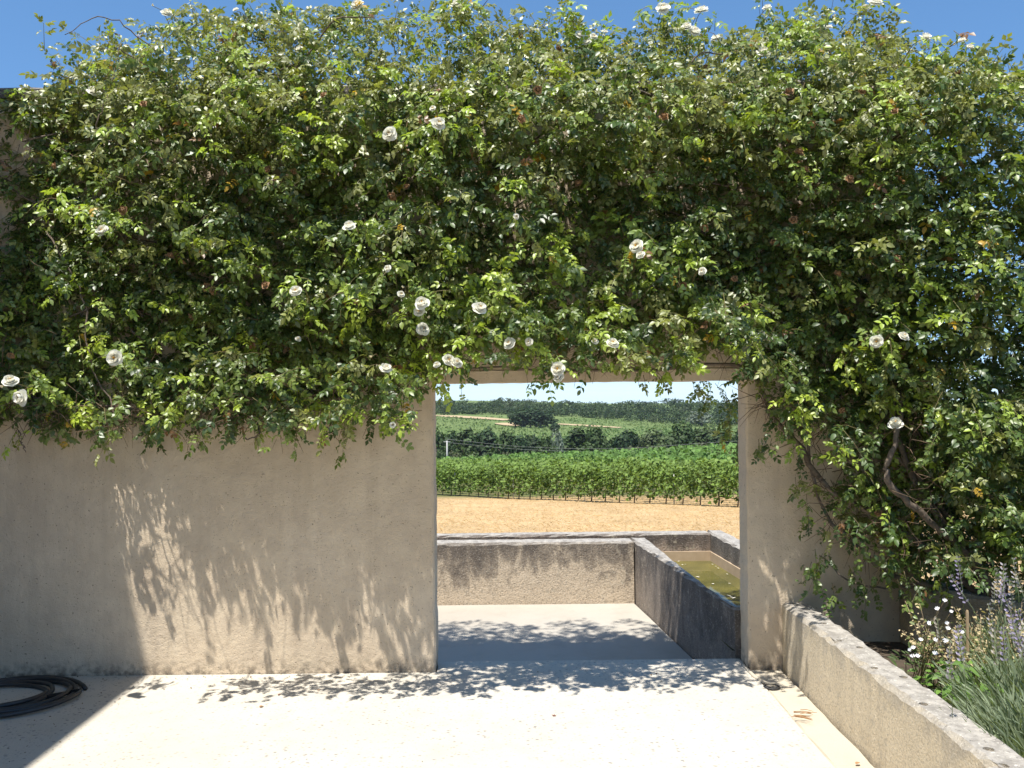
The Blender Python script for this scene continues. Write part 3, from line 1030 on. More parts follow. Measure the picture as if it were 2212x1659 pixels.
# 4. sprigs dangling at the lower edge and behind the opening
dg = [(945, 815, 5.05), (1000, 808, 5.0), (1200, 785, 4.75), (1385, 822, 5.1), (1405, 812, 5.05), (1432, 800, 5.0), (1500, 838, 5.6), (1520, 835, 5.6), (1545, 840, 5.7), (1560, 870, 5.7), (1565, 910, 5.72), (1570, 945, 5.72), (1575, 880, 5.65), (1540, 855, 5.6), (1568, 850, 5.62), (1572, 925, 5.66), (1578, 965, 5.66),
      (40, 930, 5.0), (130, 925, 4.95), (235, 925, 4.9), (345, 935, 4.9), (430, 925, 4.95), (492, 915, 4.95), (560, 915, 5.0), (645, 935, 4.9), (690, 925, 4.9), (745, 910, 4.95), (845, 900, 4.9), (865, 885, 4.95),
      (1660, 960, 5.1), (1645, 975, 5.12), (1750, 1225, 5.05), (1775, 1205, 5.05), (1740, 1040, 5.1), (1752, 1090, 5.08), (1748, 1130, 5.05), (1730, 1000, 5.1), (1810, 1210, 5.0), (1835, 1240, 5.0), (1850, 1190, 4.9), (1765, 1240, 5.0), (1800, 1275, 5.05), (1860, 1260, 4.95), (1900, 1230, 4.85), (1930, 1265, 4.8), (1965, 1245, 4.75), (1990, 1280, 4.7), (1880, 1290, 5.0), (2030, 1265, 4.65), (1830, 1150, 4.95), (1790, 1140, 5.0)]
dg = np.repeat(np.array(dg), 2, 0)
X, z = to_world(dg[:, 0] + rng.normal(0, 9, len(dg)), dg[:, 1] + rng.normal(-14, 7, len(dg)), dg[:, 2])
N = len(X)
p0 = np.stack([X, dg[:, 2], z], 1)
dirs = np.stack([rng.normal(0, .3, N), rng.normal(-.15, .2, N), -np.abs(rng.normal(.8, .3, N))], 1)
grow(p0, dirs, rng.uniform(.06, .13, N), 3, .2, colours(N, z, X, .15), .088)

# 5. flowers: bearing in the place, apparent size
FL = [(360, 30, 24), (203, 200, 30), (773, 13, 30), (988, 10, 28), (1253, 78, 24), (1282, 80, 17), (1306, 70, 15), (1432, 20, 30), (1515, 25, 30), (1483, 60, 24), (1500, 70, 26), (1548, 84, 24), (1657, 18, 20), (1648, 115, 31), (1642, 96, 16), (1890, 8, 32), (1790, 60, 16), (1870, 18, 18), (647, 108, 20), (842, 290, 31), (935, 235, 14), (946, 268, 31), (1240, 200, 24), (1376, 533, 31), (1384, 552, 20), (755, 490, 27), (222, 500, 28), (1115, 468, 13), (838, 580, 16), (639, 630, 26), (866, 636, 16), (912, 656, 31), (906, 674, 24), (1035, 667, 32), (913, 711, 28), (644, 733, 13), (1101, 742, 27), (1143, 738, 18), (1323, 743, 27), (1285, 738, 15), (833, 797, 26), (968, 778, 26), (985, 785, 26), (944, 788, 15), (1206, 798, 32), (1208, 816, 24), (1518, 586, 18), (249, 773, 34), (22, 825, 32), (48, 858, 35), (1893, 738, 27), (1951, 728, 24), (1935, 916, 30), (848, 918, 13), (1840, 166, 18), (1998, 83, 28), (2078, 88, 16), (2095, 103, 18), (1084, 90, 16), (510, 22, 14), (1655, 115, 20), (1269, 92, 18)]


def petal_grid(R_, phi, wid, cup, tiltin, v0, r):
    rows, cols_ = 5, 5
    v = []
    for i in range(rows):
        s = i / (rows - 1)
        for j in range(cols_):
            u = (j / (cols_ - 1) - .5) * 2
            w_ = wid * math.sin(math.pi * (.12 + .62 * s)) * (1 if s < .9 else .9)
            rad = R_ * (v0 + s * math.cos(cup * s))
            zz = R_ * s * math.sin(cup * s * .9 + tiltin) + .10 * R_ * (u * u) * (1 if cup > .5 else .4) - .12 * R_ * max(0, s - .75) * 4 * .4
            a_ = phi + u * w_ / max(.35, v0 + s * .8)
            rad *= 1 - .10 * u * u * s
            v.append((rad * math.cos(a_), rad * math.sin(a_), zz + r.uniform(-.02, .02) * R_))
    t = []
    for i in range(rows - 1):
        for j in range(cols_ - 1):
            p = i * cols_ + j
            t += [(p, p + 1, p + cols_ + 1), (p, p + cols_ + 1, p + cols_)]
    return np.array(v), np.array(t)


def flower_mesh(seed, opened=1.0):
    r = random.Random(seed)
    V_, T_, C_ = [], [], []
    o_ = 0
    for ring, (cnt, R_, cup, ti, v0) in enumerate(((7, 1.0, .12, .02, .08), (7, .93, .5, .14, .08), (7, .80, .85, .3, .06), (6, .62, 1.1, .5, .05), (6, .44, 1.2, .75, .03), (5, .28, 1.1, 1.0, .0))):
        for k_ in range(cnt):
            phi = 2 * math.pi * (k_ + .5 * ring) / cnt + r.uniform(-.2, .2)
            v, t = petal_grid(R_ * r.uniform(.9, 1.08), phi, .72, cup / opened + r.uniform(-.1, .15), ti, v0, r)
            V_.append(v); T_.append(t + o_); o_ += len(v)
            q = np.linalg.norm(v[:, :2], axis=1, keepdims=True)
            base = np.array((.93, .92, .85)) if ring < 3 else np.array((.93, .90, .78))
            C_.append(np.tile(base, (len(v), 1)) * r.uniform(.93, 1.03))
    return np.concatenate(V_), np.concatenate(T_), np.concatenate(C_)


flower_me, stamen_me = [], []
for s, op in ((1, 1.0), (2, .8), (3, 1.25)):
    v, t, c = flower_mesh(s, op)
    flower_me.append(np_mesh('flower', v * .5, t, M['petal'], c, smooth=True))
    r_ = np.random.default_rng(s)
    th = r_.uniform(0, 6.28, 14)
    rr = r_.uniform(.01, .07, 14)
    paths = [np.array([(.3 * q * math.cos(a_), .3 * q * math.sin(a_), .05), (q * math.cos(a_), q * math.sin(a_), .24 + .05 * math.sin(a_ * 5))]) for a_, q in zip(th, rr)]
    sv, st_ = tube_arrays(paths, [np.array([.012, .022])] * 14, 4)
    stamen_me.append(np_mesh('stamens', sv, st_, M['stamen']))
sv, st_, sc_ = flower_mesh(9, .55)
rr_ = np.random.default_rng(4)
spent_me = np_mesh('spent_flower', sv * .5 * (1 + rr_.normal(0, .12, sv.shape)), st_, M['spent'])

bv, bt_, bc = flower_mesh(14, .5)
bv = bv * np.array((.42, .42, 1.0))
bud_me = np_mesh('bud', bv * .5, bt_, M['petal'], bc * np.array((.98, .93, .78)), smooth=True)
for i in range(0, len(FL), 2):                 # a bud beside every other flower
    fx, fy, fs = FL[i]
    if fy < 15: continue
    bx_, by_ = fx + random.uniform(-34, 34), fy + random.uniform(-26, 18)
    X, z = to_world(np.array([bx_]), np.array([by_]), 4.7)
    Yb_ = 4.98 if z[0] > WALL_TOP - .2 else (4.5 if X[0] > 2.2 else (4.36 if z[0] < 2.0 else WALL_Y0 - core_depth(X, z)[0] - .42))
    p = W(bx_, by_, Y=Yb_)
    o = link('bud', bud_me)
    q = Vector((random.uniform(-.6, .6), -.6, random.uniform(.2, 1.2))).normalized().to_track_quat('Z', 'Y')
    o.matrix_world = Matrix.Translation(p) @ q.to_matrix().to_4x4() @ Matrix.Scale(random.uniform(.028, .042), 4)
    o.parent = rose
    o.matrix_parent_inverse = rose.matrix_world.inverted()
    stem_paths.append(smooth_path([p + Vector((0, .3, -.05)), p + Vector((.01, .14, .02)), p], 4)); stem_r.append(np.linspace(.0026, .0018, 4))
fl_shoots = []
for i, (fx, fy, fs) in enumerate(FL):
    X, z = to_world(np.array([fx], float), np.array([fy], float), 4.7)
    cdv = core_depth(X, z)[0]
    Yf = WALL_Y0 - cdv - .5
    if z[0] < 2.0 and X[0] < 1.4: Yf = 4.34
    if z[0] > WALL_TOP - .2: Yf = 4.95
    if X[0] > 2.2: Yf = 4.52
    p = W(fx, fy, Y=Yf)
    o = link('flower', flower_me[i % 3])
    size = fs * Yf / FPX * 1.03
    nrm_ = Vector((random.uniform(-.75, .6), -1, random.uniform(-.1, 1.3)))
    if fy < 130: nrm_.z += .5
    q = nrm_.normalized().to_track_quat('Z', 'Y')
    o.matrix_world = Matrix.Translation(p) @ q.to_matrix().to_4x4() @ Matrix.Rotation(random.uniform(0, 6), 4, 'Z') @ Matrix.Scale(size, 4)
    mw = o.matrix_world.copy()
    o.parent = rose
    o.matrix_parent_inverse = rose.matrix_world.inverted()
    s_ = link('stamens', stamen_me[i % 3], o)
    fl_shoots.append((p.x, p.y + .12, p.z + .02))
    stem_paths.append(smooth_path([p + Vector((0, .34, -.06)), p + Vector((.01, .16, .03)), p + Vector((0, .012, 0))], 5)); stem_r.append(np.linspace(.003, .002, 5))
# bright young shoots round the flowers
fp = np.repeat(np.array(fl_shoots), 2, 0)
N = len(fp)
fp = fp + rng.normal(0, .025, fp.shape) + np.array([0, .03, .03])
dirs = np.stack([rng.normal(0, .8, N), -np.abs(rng.normal(.35, .2, N)), rng.normal(.1, .5, N)], 1)
cc = np.where((rng.random(N) < .6)[:, None], C_NEW * .9, C_MID * 1.25)
grow(fp, dirs, rng.uniform(.08, .16, N), 5, .6, cc, .10, spread=.35, upb=.65)
# a few yellow-green shoot tips
yt = np.array([(410, 515), (515, 540), (660, 265), (968, 535), (1205, 548), (1190, 500), (1745, 880), (1850, 770), (1945, 880), (1300, 660), (1640, 240), (1150, 690), (850, 760), (780, 660), (2150, 500), (2100, 640), (340, 700), (520, 740), (700, 330), (1000, 640), (1620, 720), (1060, 600), (1480, 560), (300, 860), (1500, 690), (620, 850), (150, 720), (100, 900)], float)
yt = np.repeat(yt, 4, 0) + rng.normal(0, 18, (len(yt) * 4, 2))
X, z = to_world(yt[:, 0], yt[:, 1], 4.65)
N = len(X)
Yy = WALL_Y0 - core_depth(X, z) - .16
Yy = np.where(X > 2.2, 4.6, Yy)
dirs = np.stack([rng.normal(0, .6, N), -np.abs(rng.normal(.6, .3, N)), rng.normal(.2, .4, N)], 1)
grow(np.stack([X, Yy, z], 1), dirs, rng.uniform(.08, .16, N), 5, .6, C_NEW * np.array((1.15, 1.08, .95)), .10, spread=.3, upb=.7)
# spent brown flower heads
px, py = rose_points(46, (20, 2190))
X, z = to_world(px, py, 4.7)
cdv = core_depth(X, z)
for i in range(len(px)):
    Yf = WALL_Y0 - cdv[i] - .17
    if z[i] > WALL_TOP - .1: Yf = 5.05
    if X[i] > 2.2: Yf = 4.6
    p = W(px[i], py[i], Y=Yf)
    o = link('spent_flower', spent_me)
    q = Vector((random.uniform(-.6, .6), -.7, random.uniform(-.5, .9))).normalized().to_track_quat('Z', 'Y')
    o.matrix_world = Matrix.Translation(p) @ q.to_matrix().to_4x4() @ Matrix.Scale(random.uniform(.035, .055), 4)
    o.parent = rose
    o.matrix_parent_inverse = rose.matrix_world.inverted()

# canes
def cane(pts_px, r0, r1, nseg=22, wig=.012):
    P = [W(a_, b2, Y=y_) for a_, b2, y_ in pts_px]
    path = smooth_path(P, nseg)
    path[1:-1] += rng.normal(0, wig, (nseg - 2, 3)) * .5
    return path, np.linspace(r0, r1, nseg)


canes = [
    ([(2150, 1290, 4.75), (2100, 1215, 4.78), (2040, 1140, 4.85), (1985, 1060, 4.95), (1940, 960, 5.0), (1925, 800, 5.0), (1900, 560, 4.9)], .030, .010),
    ([(2120, 1290, 4.85), (2020, 1200, 4.9), (1922, 1125, 4.98), (1806, 1070, 5.08), (1756, 1015, 5.12), (1733, 965, 5.12), (1672, 902, 5.14), (1652, 855, 5.14), (1620, 800, 5.14), (1560, 788, 5.14), (1400, 800, 5.15), (1200, 806, 5.16), (1050, 795, 5.16), (900, 800, 5.12)], .021, .006),
    ([(2110, 1292, 4.9), (1990, 1262, 4.95), (1920, 1240, 5.0), (1840, 1170, 5.06), (1780, 1110, 5.1), (1750, 1000, 5.12), (1745, 900, 5.1), (1700, 760, 5.1)], .017, .006),
    ([(2060, 1170, 4.75), (1960, 1085, 4.72), (1922, 1040, 4.7), (1914, 1005, 4.7), (1936, 950, 4.72), (1950, 850, 4.8)], .019, .014),
    ([(2130, 1280, 4.9), (2050, 1120, 5.0), (2000, 980, 5.05), (1960, 900, 5.05), (1850, 700, 5.1), (1600, 560, 5.05), (1300, 500, 5.0)], .018, .006),
    ([(2170, 1280, 4.8), (2180, 1050, 4.9), (2150, 800, 4.95), (2120, 560, 5.0), (2060, 330, 5.05)], .016, .006),
    ([(1770, 1200, 5.08), (1850, 1262, 5.05), (1960, 1268, 5.0), (2090, 1290, 4.9)], .004, .008),
    ([(2140, 1285, 4.82), (2080, 1160, 4.85), (1960, 1010, 5.0), (1880, 930, 5.05), (1800, 820, 5.08), (1740, 700, 5.08), (1650, 500, 5.05)], .020, .006),
    ([(100, 500, 5.1), (180, 640, 5.05), (190, 760, 5.0), (250, 900, 4.95)], .006, .004),
    ([(900, 780, 5.14), (700, 830, 5.14), (480, 870, 5.12), (250, 880, 5.12), (0, 850, 5.1)], .007, .005),
    ([(555, 912, 5.05), (560, 930, 4.98), (550, 945, 4.97), (525, 948, 4.98)], .005, .004),
    ([(40, 930, 5.0), (48, 960, 4.98), (55, 975, 4.98)], .0035, .002),
    ([(205, 290, 4.85), (235, 190, 4.85), (262, 95, 4.9)], .004, .003),
    ([(140, 75, 5.0), (200, 40, 5.0), (262, 52, 5.05), (330, 110, 5.1), (400, 200, 5.15)], .002, .005),
    ([(1700, 40, 5.1), (1740, 70, 5.1), (1790, 110, 5.1), (1810, 200, 5.1)], .003, .006),
    ([(1880, 70, 5.0), (1865, 110, 5.05), (1840, 190, 5.1)], .003, .006),
]
for k_, (pp, r0, r1) in enumerate(canes):
    path, rad = cane(pp, r0, r1)
    v, t = tube_arrays([path], [rad * (1 + rng.normal(0, .06, len(rad)))], 8)
    o = link('cane', np_mesh('cane', v, t, M['bark'], smooth=True))
    child(o, rose)
# random canes inside the mass
cp, cr = [], []
for k_ in range(70):
    x0, y0 = random.uniform(-150, 2350), random.uniform(150, 1000)
    if y0 > fbot(x0) - 60: y0 = fbot(x0) - random.uniform(60, 300)
    pts_ = []
    a_ = random.uniform(-1, 1) + (0 if random.random() < .5 else math.pi)
    for q in range(5):
        xx, yy = x0 + math.cos(a_) * q * 75, y0 - abs(math.sin(a_)) * q * 60 + random.uniform(-15, 15)
        yy = min(max(yy, ftop(xx) + 25), fbot(xx) - 25)
        pts_.append((xx, yy, random.uniform(5.10, 5.2) if xx < 600 else random.uniform(4.95, 5.16)))
    P = smooth_path([W(*p[:2], Y=p[2]) for p in pts_], 14)
    cp.append(P); cr.append(np.linspace(.007, .003, 14))
v, t = tube_arrays(cp, cr, 5)
o = child(link('inner_canes', np_mesh('inner_canes', v, t, M['bark'], smooth=True)), rose)
# dry twigs near the wall, thickest along the lower edge and on the right
tw, twr = [], []
for k_ in range(1500):
    u = random.random()
    if u < .45:
        x0 = random.uniform(-60, 1640); y0 = fbot(x0) - abs(random.gauss(0, 55)) + 4
    elif u < .85:
        x0 = random.uniform(1640, 2300); y0 = random.uniform(880, fbot(x0) + 25)
    else:
        x0 = random.uniform(-60, 2200); y0 = random.uniform(ftop(x0), fbot(x0))
    Yw = random.uniform(4.9, 5.2) if x0 < 1900 else random.uniform(4.6, 5.2)
    p = W(x0, y0, Y=Yw)
    d = Vector((random.gauss(0, 1), random.gauss(-.3, .5), random.gauss(0, .6))).normalized()
    L_ = random.uniform(.07, .24)
    q1 = p + d * L_ * .5 + Vector((random.gauss(0, .012), random.gauss(0, .01), random.gauss(0, .012)))
    q2 = p + d * L_ + Vector((0, 0, random.gauss(-.01, .03)))
    for q in (p, q1, q2): q.y = min(q.y, 5.235)
    tw.append(np.array([p, q1, q2])); twr.append(np.array([.0026, .002, .001]))
v, t = tube_arrays(tw, twr, 3)
o = child(link('dry_twigs', np_mesh('dry_twigs', v, t, M['twig'])), rose)
o['kind'] = 'stuff'

# assemble the leaves
lp_, la_, ln_, ls_, lc_ = (np.concatenate(q) for q in (leaf_pos, leaf_ax, leaf_nr, leaf_sc, leaf_col))
inwall = (lp_[:, 1] > WALL_Y0 - .02) & (lp_[:, 1] < WALL_Y1 + .02) & (lp_[:, 2] < WALL_TOP + .05) & (lp_[:, 0] < WALL_R) & ~((lp_[:, 0] > OP_L) & (lp_[:, 0] < OP_R) & (lp_[:, 2] < OP_T))
lp_[inwall, 1] = WALL_Y0 - .03 - rng.random(inwall.sum()) * .08
kind_ = rng.integers(0, len(LEAVES), len(lp_))
print('rose leaves', len(lp_))
inframe = (np.abs(lp_[:, 0] / lp_[:, 1]) < .58) & (lp_[:, 2] < 3.75)
front = np.where(inframe, lp_[:, 1] - 0.10 * (lp_[:, 2] - 2.5), 99)
pick = np.argsort(front)[:300]
rest = np.ones(len(lp_), bool)
rest[pick] = False
VV, TT, CC = [], [], []
o_ = 0
outer = (WALL_Y0 - lp_[:, 1] > core_depth(lp_[:, 0], lp_[:, 2]) * .95 + .08) & (lp_[:, 2] < WALL_TOP + .4) & (np.abs(lp_[:, 0]) < 2.9)
print('outer leaves', outer.sum())
for k_, (tv, tt) in list(enumerate(LEAVES)) + [(q + 100, w_) for q, w_ in enumerate(LEAVES_IN)]:
    s = rest & (kind_ == k_ % 100) & (outer if k_ < 100 else ~outer)
    v, t = instance(tv, tt, lp_[s], la_[s], ln_[s], ls_[s])
    VV.append(v); TT.append(t + o_); CC.append(np.repeat(lc_[s], len(tv), 0)); o_ += len(v)
fol = link('foliage', np_mesh('foliage', np.concatenate(VV), np.concatenate(TT), M['rose_leaf'], np.concatenate(CC)))
child(fol, rose)
fol['kind'] = 'stuff'
shades = [C_DARK * 1.2, C_MID, C_OLIVE, C_NEW]
leaf_me = {}
for i in pick:
    ci = int(np.argmin([np.sum((lc_[i] - s) ** 2) for s in shades]))
    key = (int(kind_[i]), ci)
    if key not in leaf_me:
        tv, tt = LEAVES[key[0]]
        leaf_me[key] = np_mesh('leaf', tv, tt, M['rose_leaf'], np.tile(shades[ci], (len(tv), 1)))
    a_ = norm(la_[i]); sd = norm(np.cross(ln_[i], a_)); up_ = np.cross(a_, sd)
    o = link('leaf', leaf_me[key])
    mm = Matrix(((a_[0], sd[0], up_[0], lp_[i][0]), (a_[1], sd[1], up_[1], lp_[i][1]), (a_[2], sd[2], up_[2], lp_[i][2]), (0, 0, 0, 1)))
    o.matrix_world = mm @ Matrix.Scale(float(ls_[i]), 4)
    o.parent = rose
    o.matrix_parent_inverse = rose.matrix_world.inverted()
v, t = tube_arrays(stem_paths, stem_r, 3)
o = child(link('shoots', np_mesh('shoots', v, t, M['shoot'])), rose)
o['kind'] = 'stuff'
tag(rose, 'huge climbing rose with glossy leaves and cream white flowers covering the wall', 'rose bush')

# ------------------------------------------------------------------ hose in the shaded corner
hp = []
nl = 5
for i in range(nl * 40):
    a_ = i / 40 * 2 * math.pi
    lp2 = i / 40
    rx = (.44, .30, .27, .36, .31)[int(lp2) % nl] * (1 - (lp2 % 1)) + (.44, .30, .27, .36, .31)[(int(lp2) + 1) % nl] * (lp2 % 1)
    hp.append((-2.90 - .05 * math.sin(lp2 * 1.3) + rx * math.cos(a_ + .4), 4.83 + .02 * math.sin(lp2 * 2) + rx * .78 * math.sin(a_ + .4), .013 + .010 * (lp2 % 2) + .006 * math.sin(a_ * 2.3)))
hp += [(-3.1, 4.5, .015), (-3.3, 4.2, .013), (-3.45, 3.6, .013)]
v, t = tube_arrays([np.array(hp)], [np.full(len(hp), .0125)], 9)
hose = link('garden_hose', np_mesh('garden_hose', v, t, M['hose'], smooth=True))
tag(hose, 'black rubber garden hose coiled on the shaded floor by the wall', 'hose')

# ------------------------------------------------------------------ debris on the floor
def bit_mesh(name, kind, mat, seed):
    r = random.Random(seed)
    bm = bmesh.new()
    if kind == 'star':
        pts_ = []
        for k_ in range(10):
            rr_2 = (1.0 if k_ % 2 == 0 else .32) * r.uniform(.8, 1.1)
            pts_.append(bm.verts.new((rr_2 * math.cos(k_ * math.pi / 5), rr_2 * math.sin(k_ * math.pi / 5), (.35 if k_ % 2 == 0 else .0) * r.uniform(.5, 1.2))))
        cc_ = bm.verts.new((0, 0, .12))
        for k_ in range(10): bm.faces.new((pts_[k_], pts_[(k_ + 1) % 10], cc_))
    else:
        v_, t_ = leaflet(2.0, 1.2, r.uniform(.2, .6), r.uniform(-.35, .1))
        vs_ = [bm.verts.new((p[0] - 1, p[1], p[2] + .15)) for p in v_]
        for q in t_: bm.faces.new([vs_[int(z_)] for z_ in q])
    me = bpy.data.meshes.new(name)
    bm.to_mesh(me); bm.free()
    me.materials.append(mat)
    return me


M['redleaf'] = simple('withered_leaf', (0.22, 0.08, 0.05), (0.14, 0.06, 0.04), 60, .8)
M['tanleaf'] = simple('tan_leaf', (0.40, 0.22, 0.10), (0.26, 0.14, 0.06), 60, .8)
M['whitepetal'] = simple('fallen_petal', (0.75, 0.71, 0.6), (0.6, 0.53, 0.4), 60, .7)
deb = [('dried_flower', 'star', 'redleaf', 1197, 1546, .017, 'withered star shaped flower remnant alone in the middle of the sunlit floor'),
       ('dried_flower', 'star', 'redleaf', 822, 1507, .012, 'small red withered blossom lying on the floor left of the opening'),
       ('fallen_leaf', 'leaf', 'tanleaf', 565, 1527, .015, 'curled tan leaf nearest the hose on the sunlit floor'),
       ('fallen_leaf', 'leaf', 'redleaf', 603, 1501, .011, 'small reddish leaf lying near the foot of the wall'),
       ('fallen_leaf', 'leaf', 'tanleaf', 688, 1492, .012, 'yellowish curled leaf at the edge of the dappled shade'),
       ('fallen_leaf', 'leaf', 'tanleaf', 1853, 1650, .016, 'tan leaf lying in the gutter at the bottom of the picture')]
for i, (nm, kd, mt, fx, fy, s, lb) in enumerate(deb):
    o = link(nm, bit_mesh(nm, kd, M[mt], i))
    o.location = W(fx, fy, z=.002)
    o.scale = (s,) * 3
    o.rotation_euler = (0, 0, random.uniform(0, 6))
    tag(o, lb, 'flower' if nm == 'dried_flower' else 'leaf')
# bundle of dry twigs in the gutter
bt = empty('twig_bundle', W(1742, 1540, z=0))
for k_ in range(11):
    p = W(1742 + random.uniform(-14, 14), 1540 + random.uniform(-8, 12), z=.004 + .002 * k_ % 3)
    a_ = random.gauss(-.35, .25)
    L_ = random.uniform(.05, .10)
    P = [p + Vector((-math.cos(a_) * L_ / 2, -math.sin(a_) * L_ / 2, 0)), p + Vector((0, 0, .004)), p + Vector((math.cos(a_) * L_ / 2, math.sin(a_) * L_ / 2, 0))]
    v, t = tube_arrays([np.array(P)], [np.array([.0015, .002, .001])], 4)
    child(link('twig', np_mesh('twig', v, t, M['tanleaf'])), bt)
tag(bt, 'small bundle of reddish dry twigs lying in the gutter by the low wall', 'twigs')
# litter: crumbs and petals in the shade and along the wall
pos, ax, nr, sc, cl = [], [], [], [], []
for k_ in range(420):
    u = random.random()
    if u < .35: X_, Y_ = random.uniform(-3.3, -2.2), random.uniform(4.0, 5.2)
    elif u < .75: X_, Y_ = random.uniform(-3.2, 1.4), 5.22 - abs(random.gauss(0, .10))
    else: X_, Y_ = random.uniform(-2.4, 1.4), random.uniform(2.6, 5.1)
    pos.append((X_, Y_, .003)); a_ = random.uniform(0, 6.28)
    ax.append((math.cos(a_), math.sin(a_), random.uniform(-.1, .3))); nr.append((random.gauss(0, .3), random.gauss(0, .3), 1))
    sc.append(random.uniform(.004, .015) if u < .75 else random.uniform(.003, .008))
    cl.append((.6, .55, .45) if (random.random() < .3 and u < .35) else random.choice(((.10, .07, .045), (.14, .09, .05), (.05, .04, .03))))
tv, tt = leaflet(1, .55, .3, -.1)
v, t = instance(tv, tt, np.array(pos), np.array(ax), np.array(nr), np.array(sc))
lit = link('leaf_litter', np_mesh('leaf_litter', v, t, M['plant'], np.repeat(np.array(cl), len(tv), 0)))
tag(lit, 'scattered crumbs of dry leaves and petals on the courtyard floor', 'litter', kind='stuff')
# petals afloat on the basin
pet_px = [(515, 350), (553, 385), (588, 384), (715, 517), (875, 588), (930, 424), (1025, 486), (1050, 583), (1045, 718), (1095, 738), (1072, 728), (905, 405), (870, 382)]
pme = [bit_mesh('floating_petal', 'leaf', M['whitepetal'], 50 + k_) for k_ in range(3)]
for i, (cx_, cy_) in enumerate(pet_px):
    p = W((2480 + .3738 * cx_) / 1.8228, (2080 + .3738 * cy_) / 1.8228, z=WZ + .003)
    o = link('floating_petal', pme[i % 3])
    o.location = p
    o.scale = (.020, .020, .012) if i in (3, 4, 8, 9) else (.012, .012, .008)
    o.rotation_euler = (0, 0, random.uniform(0, 6))
    tag(o, 'white rose petal floating on the murky basin water', 'petal', 'petals floating on the basin')

# ------------------------------------------------------------------ flower bed plants
def blades(n, base_r, height, lean, spread, width, colr, seed, tipw=.3):
    r_ = np.random.default_rng(seed)
    a_ = r_.uniform(0, 2 * np.pi, n)
    rad = base_r * np.sqrt(r_.random(n))
    b0 = np.stack([rad * np.cos(a_), rad * np.sin(a_), r_.uniform(0, height * .55, n) * (1 - rad / base_r * .4)], 1)
    b0[:, :2] *= (1 + b0[:, 2:3] / height * spread * .8)
    d = np.stack([np.cos(a_) * spread * rad / base_r, np.sin(a_) * spread * rad / base_r, np.ones(n)], 1) + r_.normal(0, .28, (n, 3)) + np.array(lean)
    d = norm(d)
    L_ = r_.uniform(.06, .13, n) * height / .42
    s = norm(np.cross(d, r_.normal(0, 1, (n, 3))))
    p1 = b0 + d * (L_ * .55)[:, None]
    p2 = b0 + d * L_[:, None] + np.array([0, 0, -.012])
    w_ = width * r_.uniform(.7, 1.3, n)[:, None]
    v = np.stack([b0 - s * w_ * .4, b0 + s * w_ * .4, p1 - s * w_ * .5, p1 + s * w_ * .5, p2], 1)
    t = np.array([(0, 1, 3), (0, 3, 2), (2, 3, 4)])[None] + (np.arange(n) * 5)[:, None, None]
    c = np.array(colr) * r_.uniform(.65, 1.35, (n, 1))
    return v.reshape(-1, 3), t.reshape(-1, 3), np.repeat(c, 5, 0)


def spike_mesh(seed, colr):
    r_ = np.random.default_rng(seed)
    v, t = tube_arrays([np.array([(0, 0, 0), (.01, .005, .16), (.0, .0, .34)])], [np.array([.0016, .0013, .001])], 3)
    V_, T_, C_ = [v], [t], [np.tile((.22, .27, .15), (len(v), 1))]
    o_ = len(v)
    for k_ in range(34):
        z_ = .20 + .14 * (k_ // 5) / 6.5
        a_ = r_.uniform(0, 6.28)
        tv, tt = leaflet(.016, .008, .4, .2)
        vv, t2 = instance(tv, tt, np.array([[.004 * math.cos(a_), .004 * math.sin(a_), z_]]), np.array([[math.cos(a_), math.sin(a_), 1.1]]), np.array([[-math.sin(a_), math.cos(a_), .4]]), np.array([r_.uniform(.8, 1.3)]))
        V_.append(vv); T_.append(t2 + o_); o_ += len(vv)
        C_.append(np.tile(np.array(colr) * r_.uniform(.7, 1.3), (len(vv), 1)))
    return np_mesh('flower_spike', np.concatenate(V_), np.concatenate(T_), M['plant'], np.concatenate(C_))


spikes = [spike_mesh(1, (.36, .34, .38)), spike_mesh(2, (.33, .29, .44)), spike_mesh(3, (.42, .39, .36))]
LAV = [((2.06, 3.32, .16), .26, .52, (-.25, -.05, 0), 2600, 'grey green lavender bush leaning over the near end of the low wall'),
       ((2.27, 3.74, .16), .28, .54, (-.22, -.1, 0), 2600, 'middle lavender bush with fading mauve spikes beside the leafy herb'),
       ((2.52, 4.16, .2), .26, .58, (-.1, -.1, 0), 1800, 'lavender bush with violet flower spikes at the foot of the rose stems'),
       ((2.10, 2.82, .16), .27, .46, (-.25, 0, 0), 2000, 'lavender bush at the lower right corner of the picture')]
for i, (loc, br, h, lean, n_, lb) in enumerate(LAV):
    e = empty('lavender_bush', loc)
    v, t, c = blades(n_, br, h, lean, .75, .0065, (.235, .285, .18), 30 + i)
    o = link('foliage', np_mesh('lavender_foliage', v, t, M['plant'], c), e)
    o['kind'] = 'stuff'
    for k_ in range(16 if i in (1, 2) else 9):
        a_ = random.uniform(0, 6.28); rr_2 = br * random.uniform(.2, 1.1)
        s = link('flower_spike', spikes[(k_ + i) % 3], e)
        s.location = (rr_2 * math.cos(a_) + lean[0] * .3, rr_2 * math.sin(a_), h * random.uniform(.35, .62))
        s.rotation_euler = (random.gauss(lean[1], .2), random.gauss(lean[0] * .6, .22) , random.uniform(0, 6))
    tag(e, lb, 'lavender', 'lavender bushes in the bed')

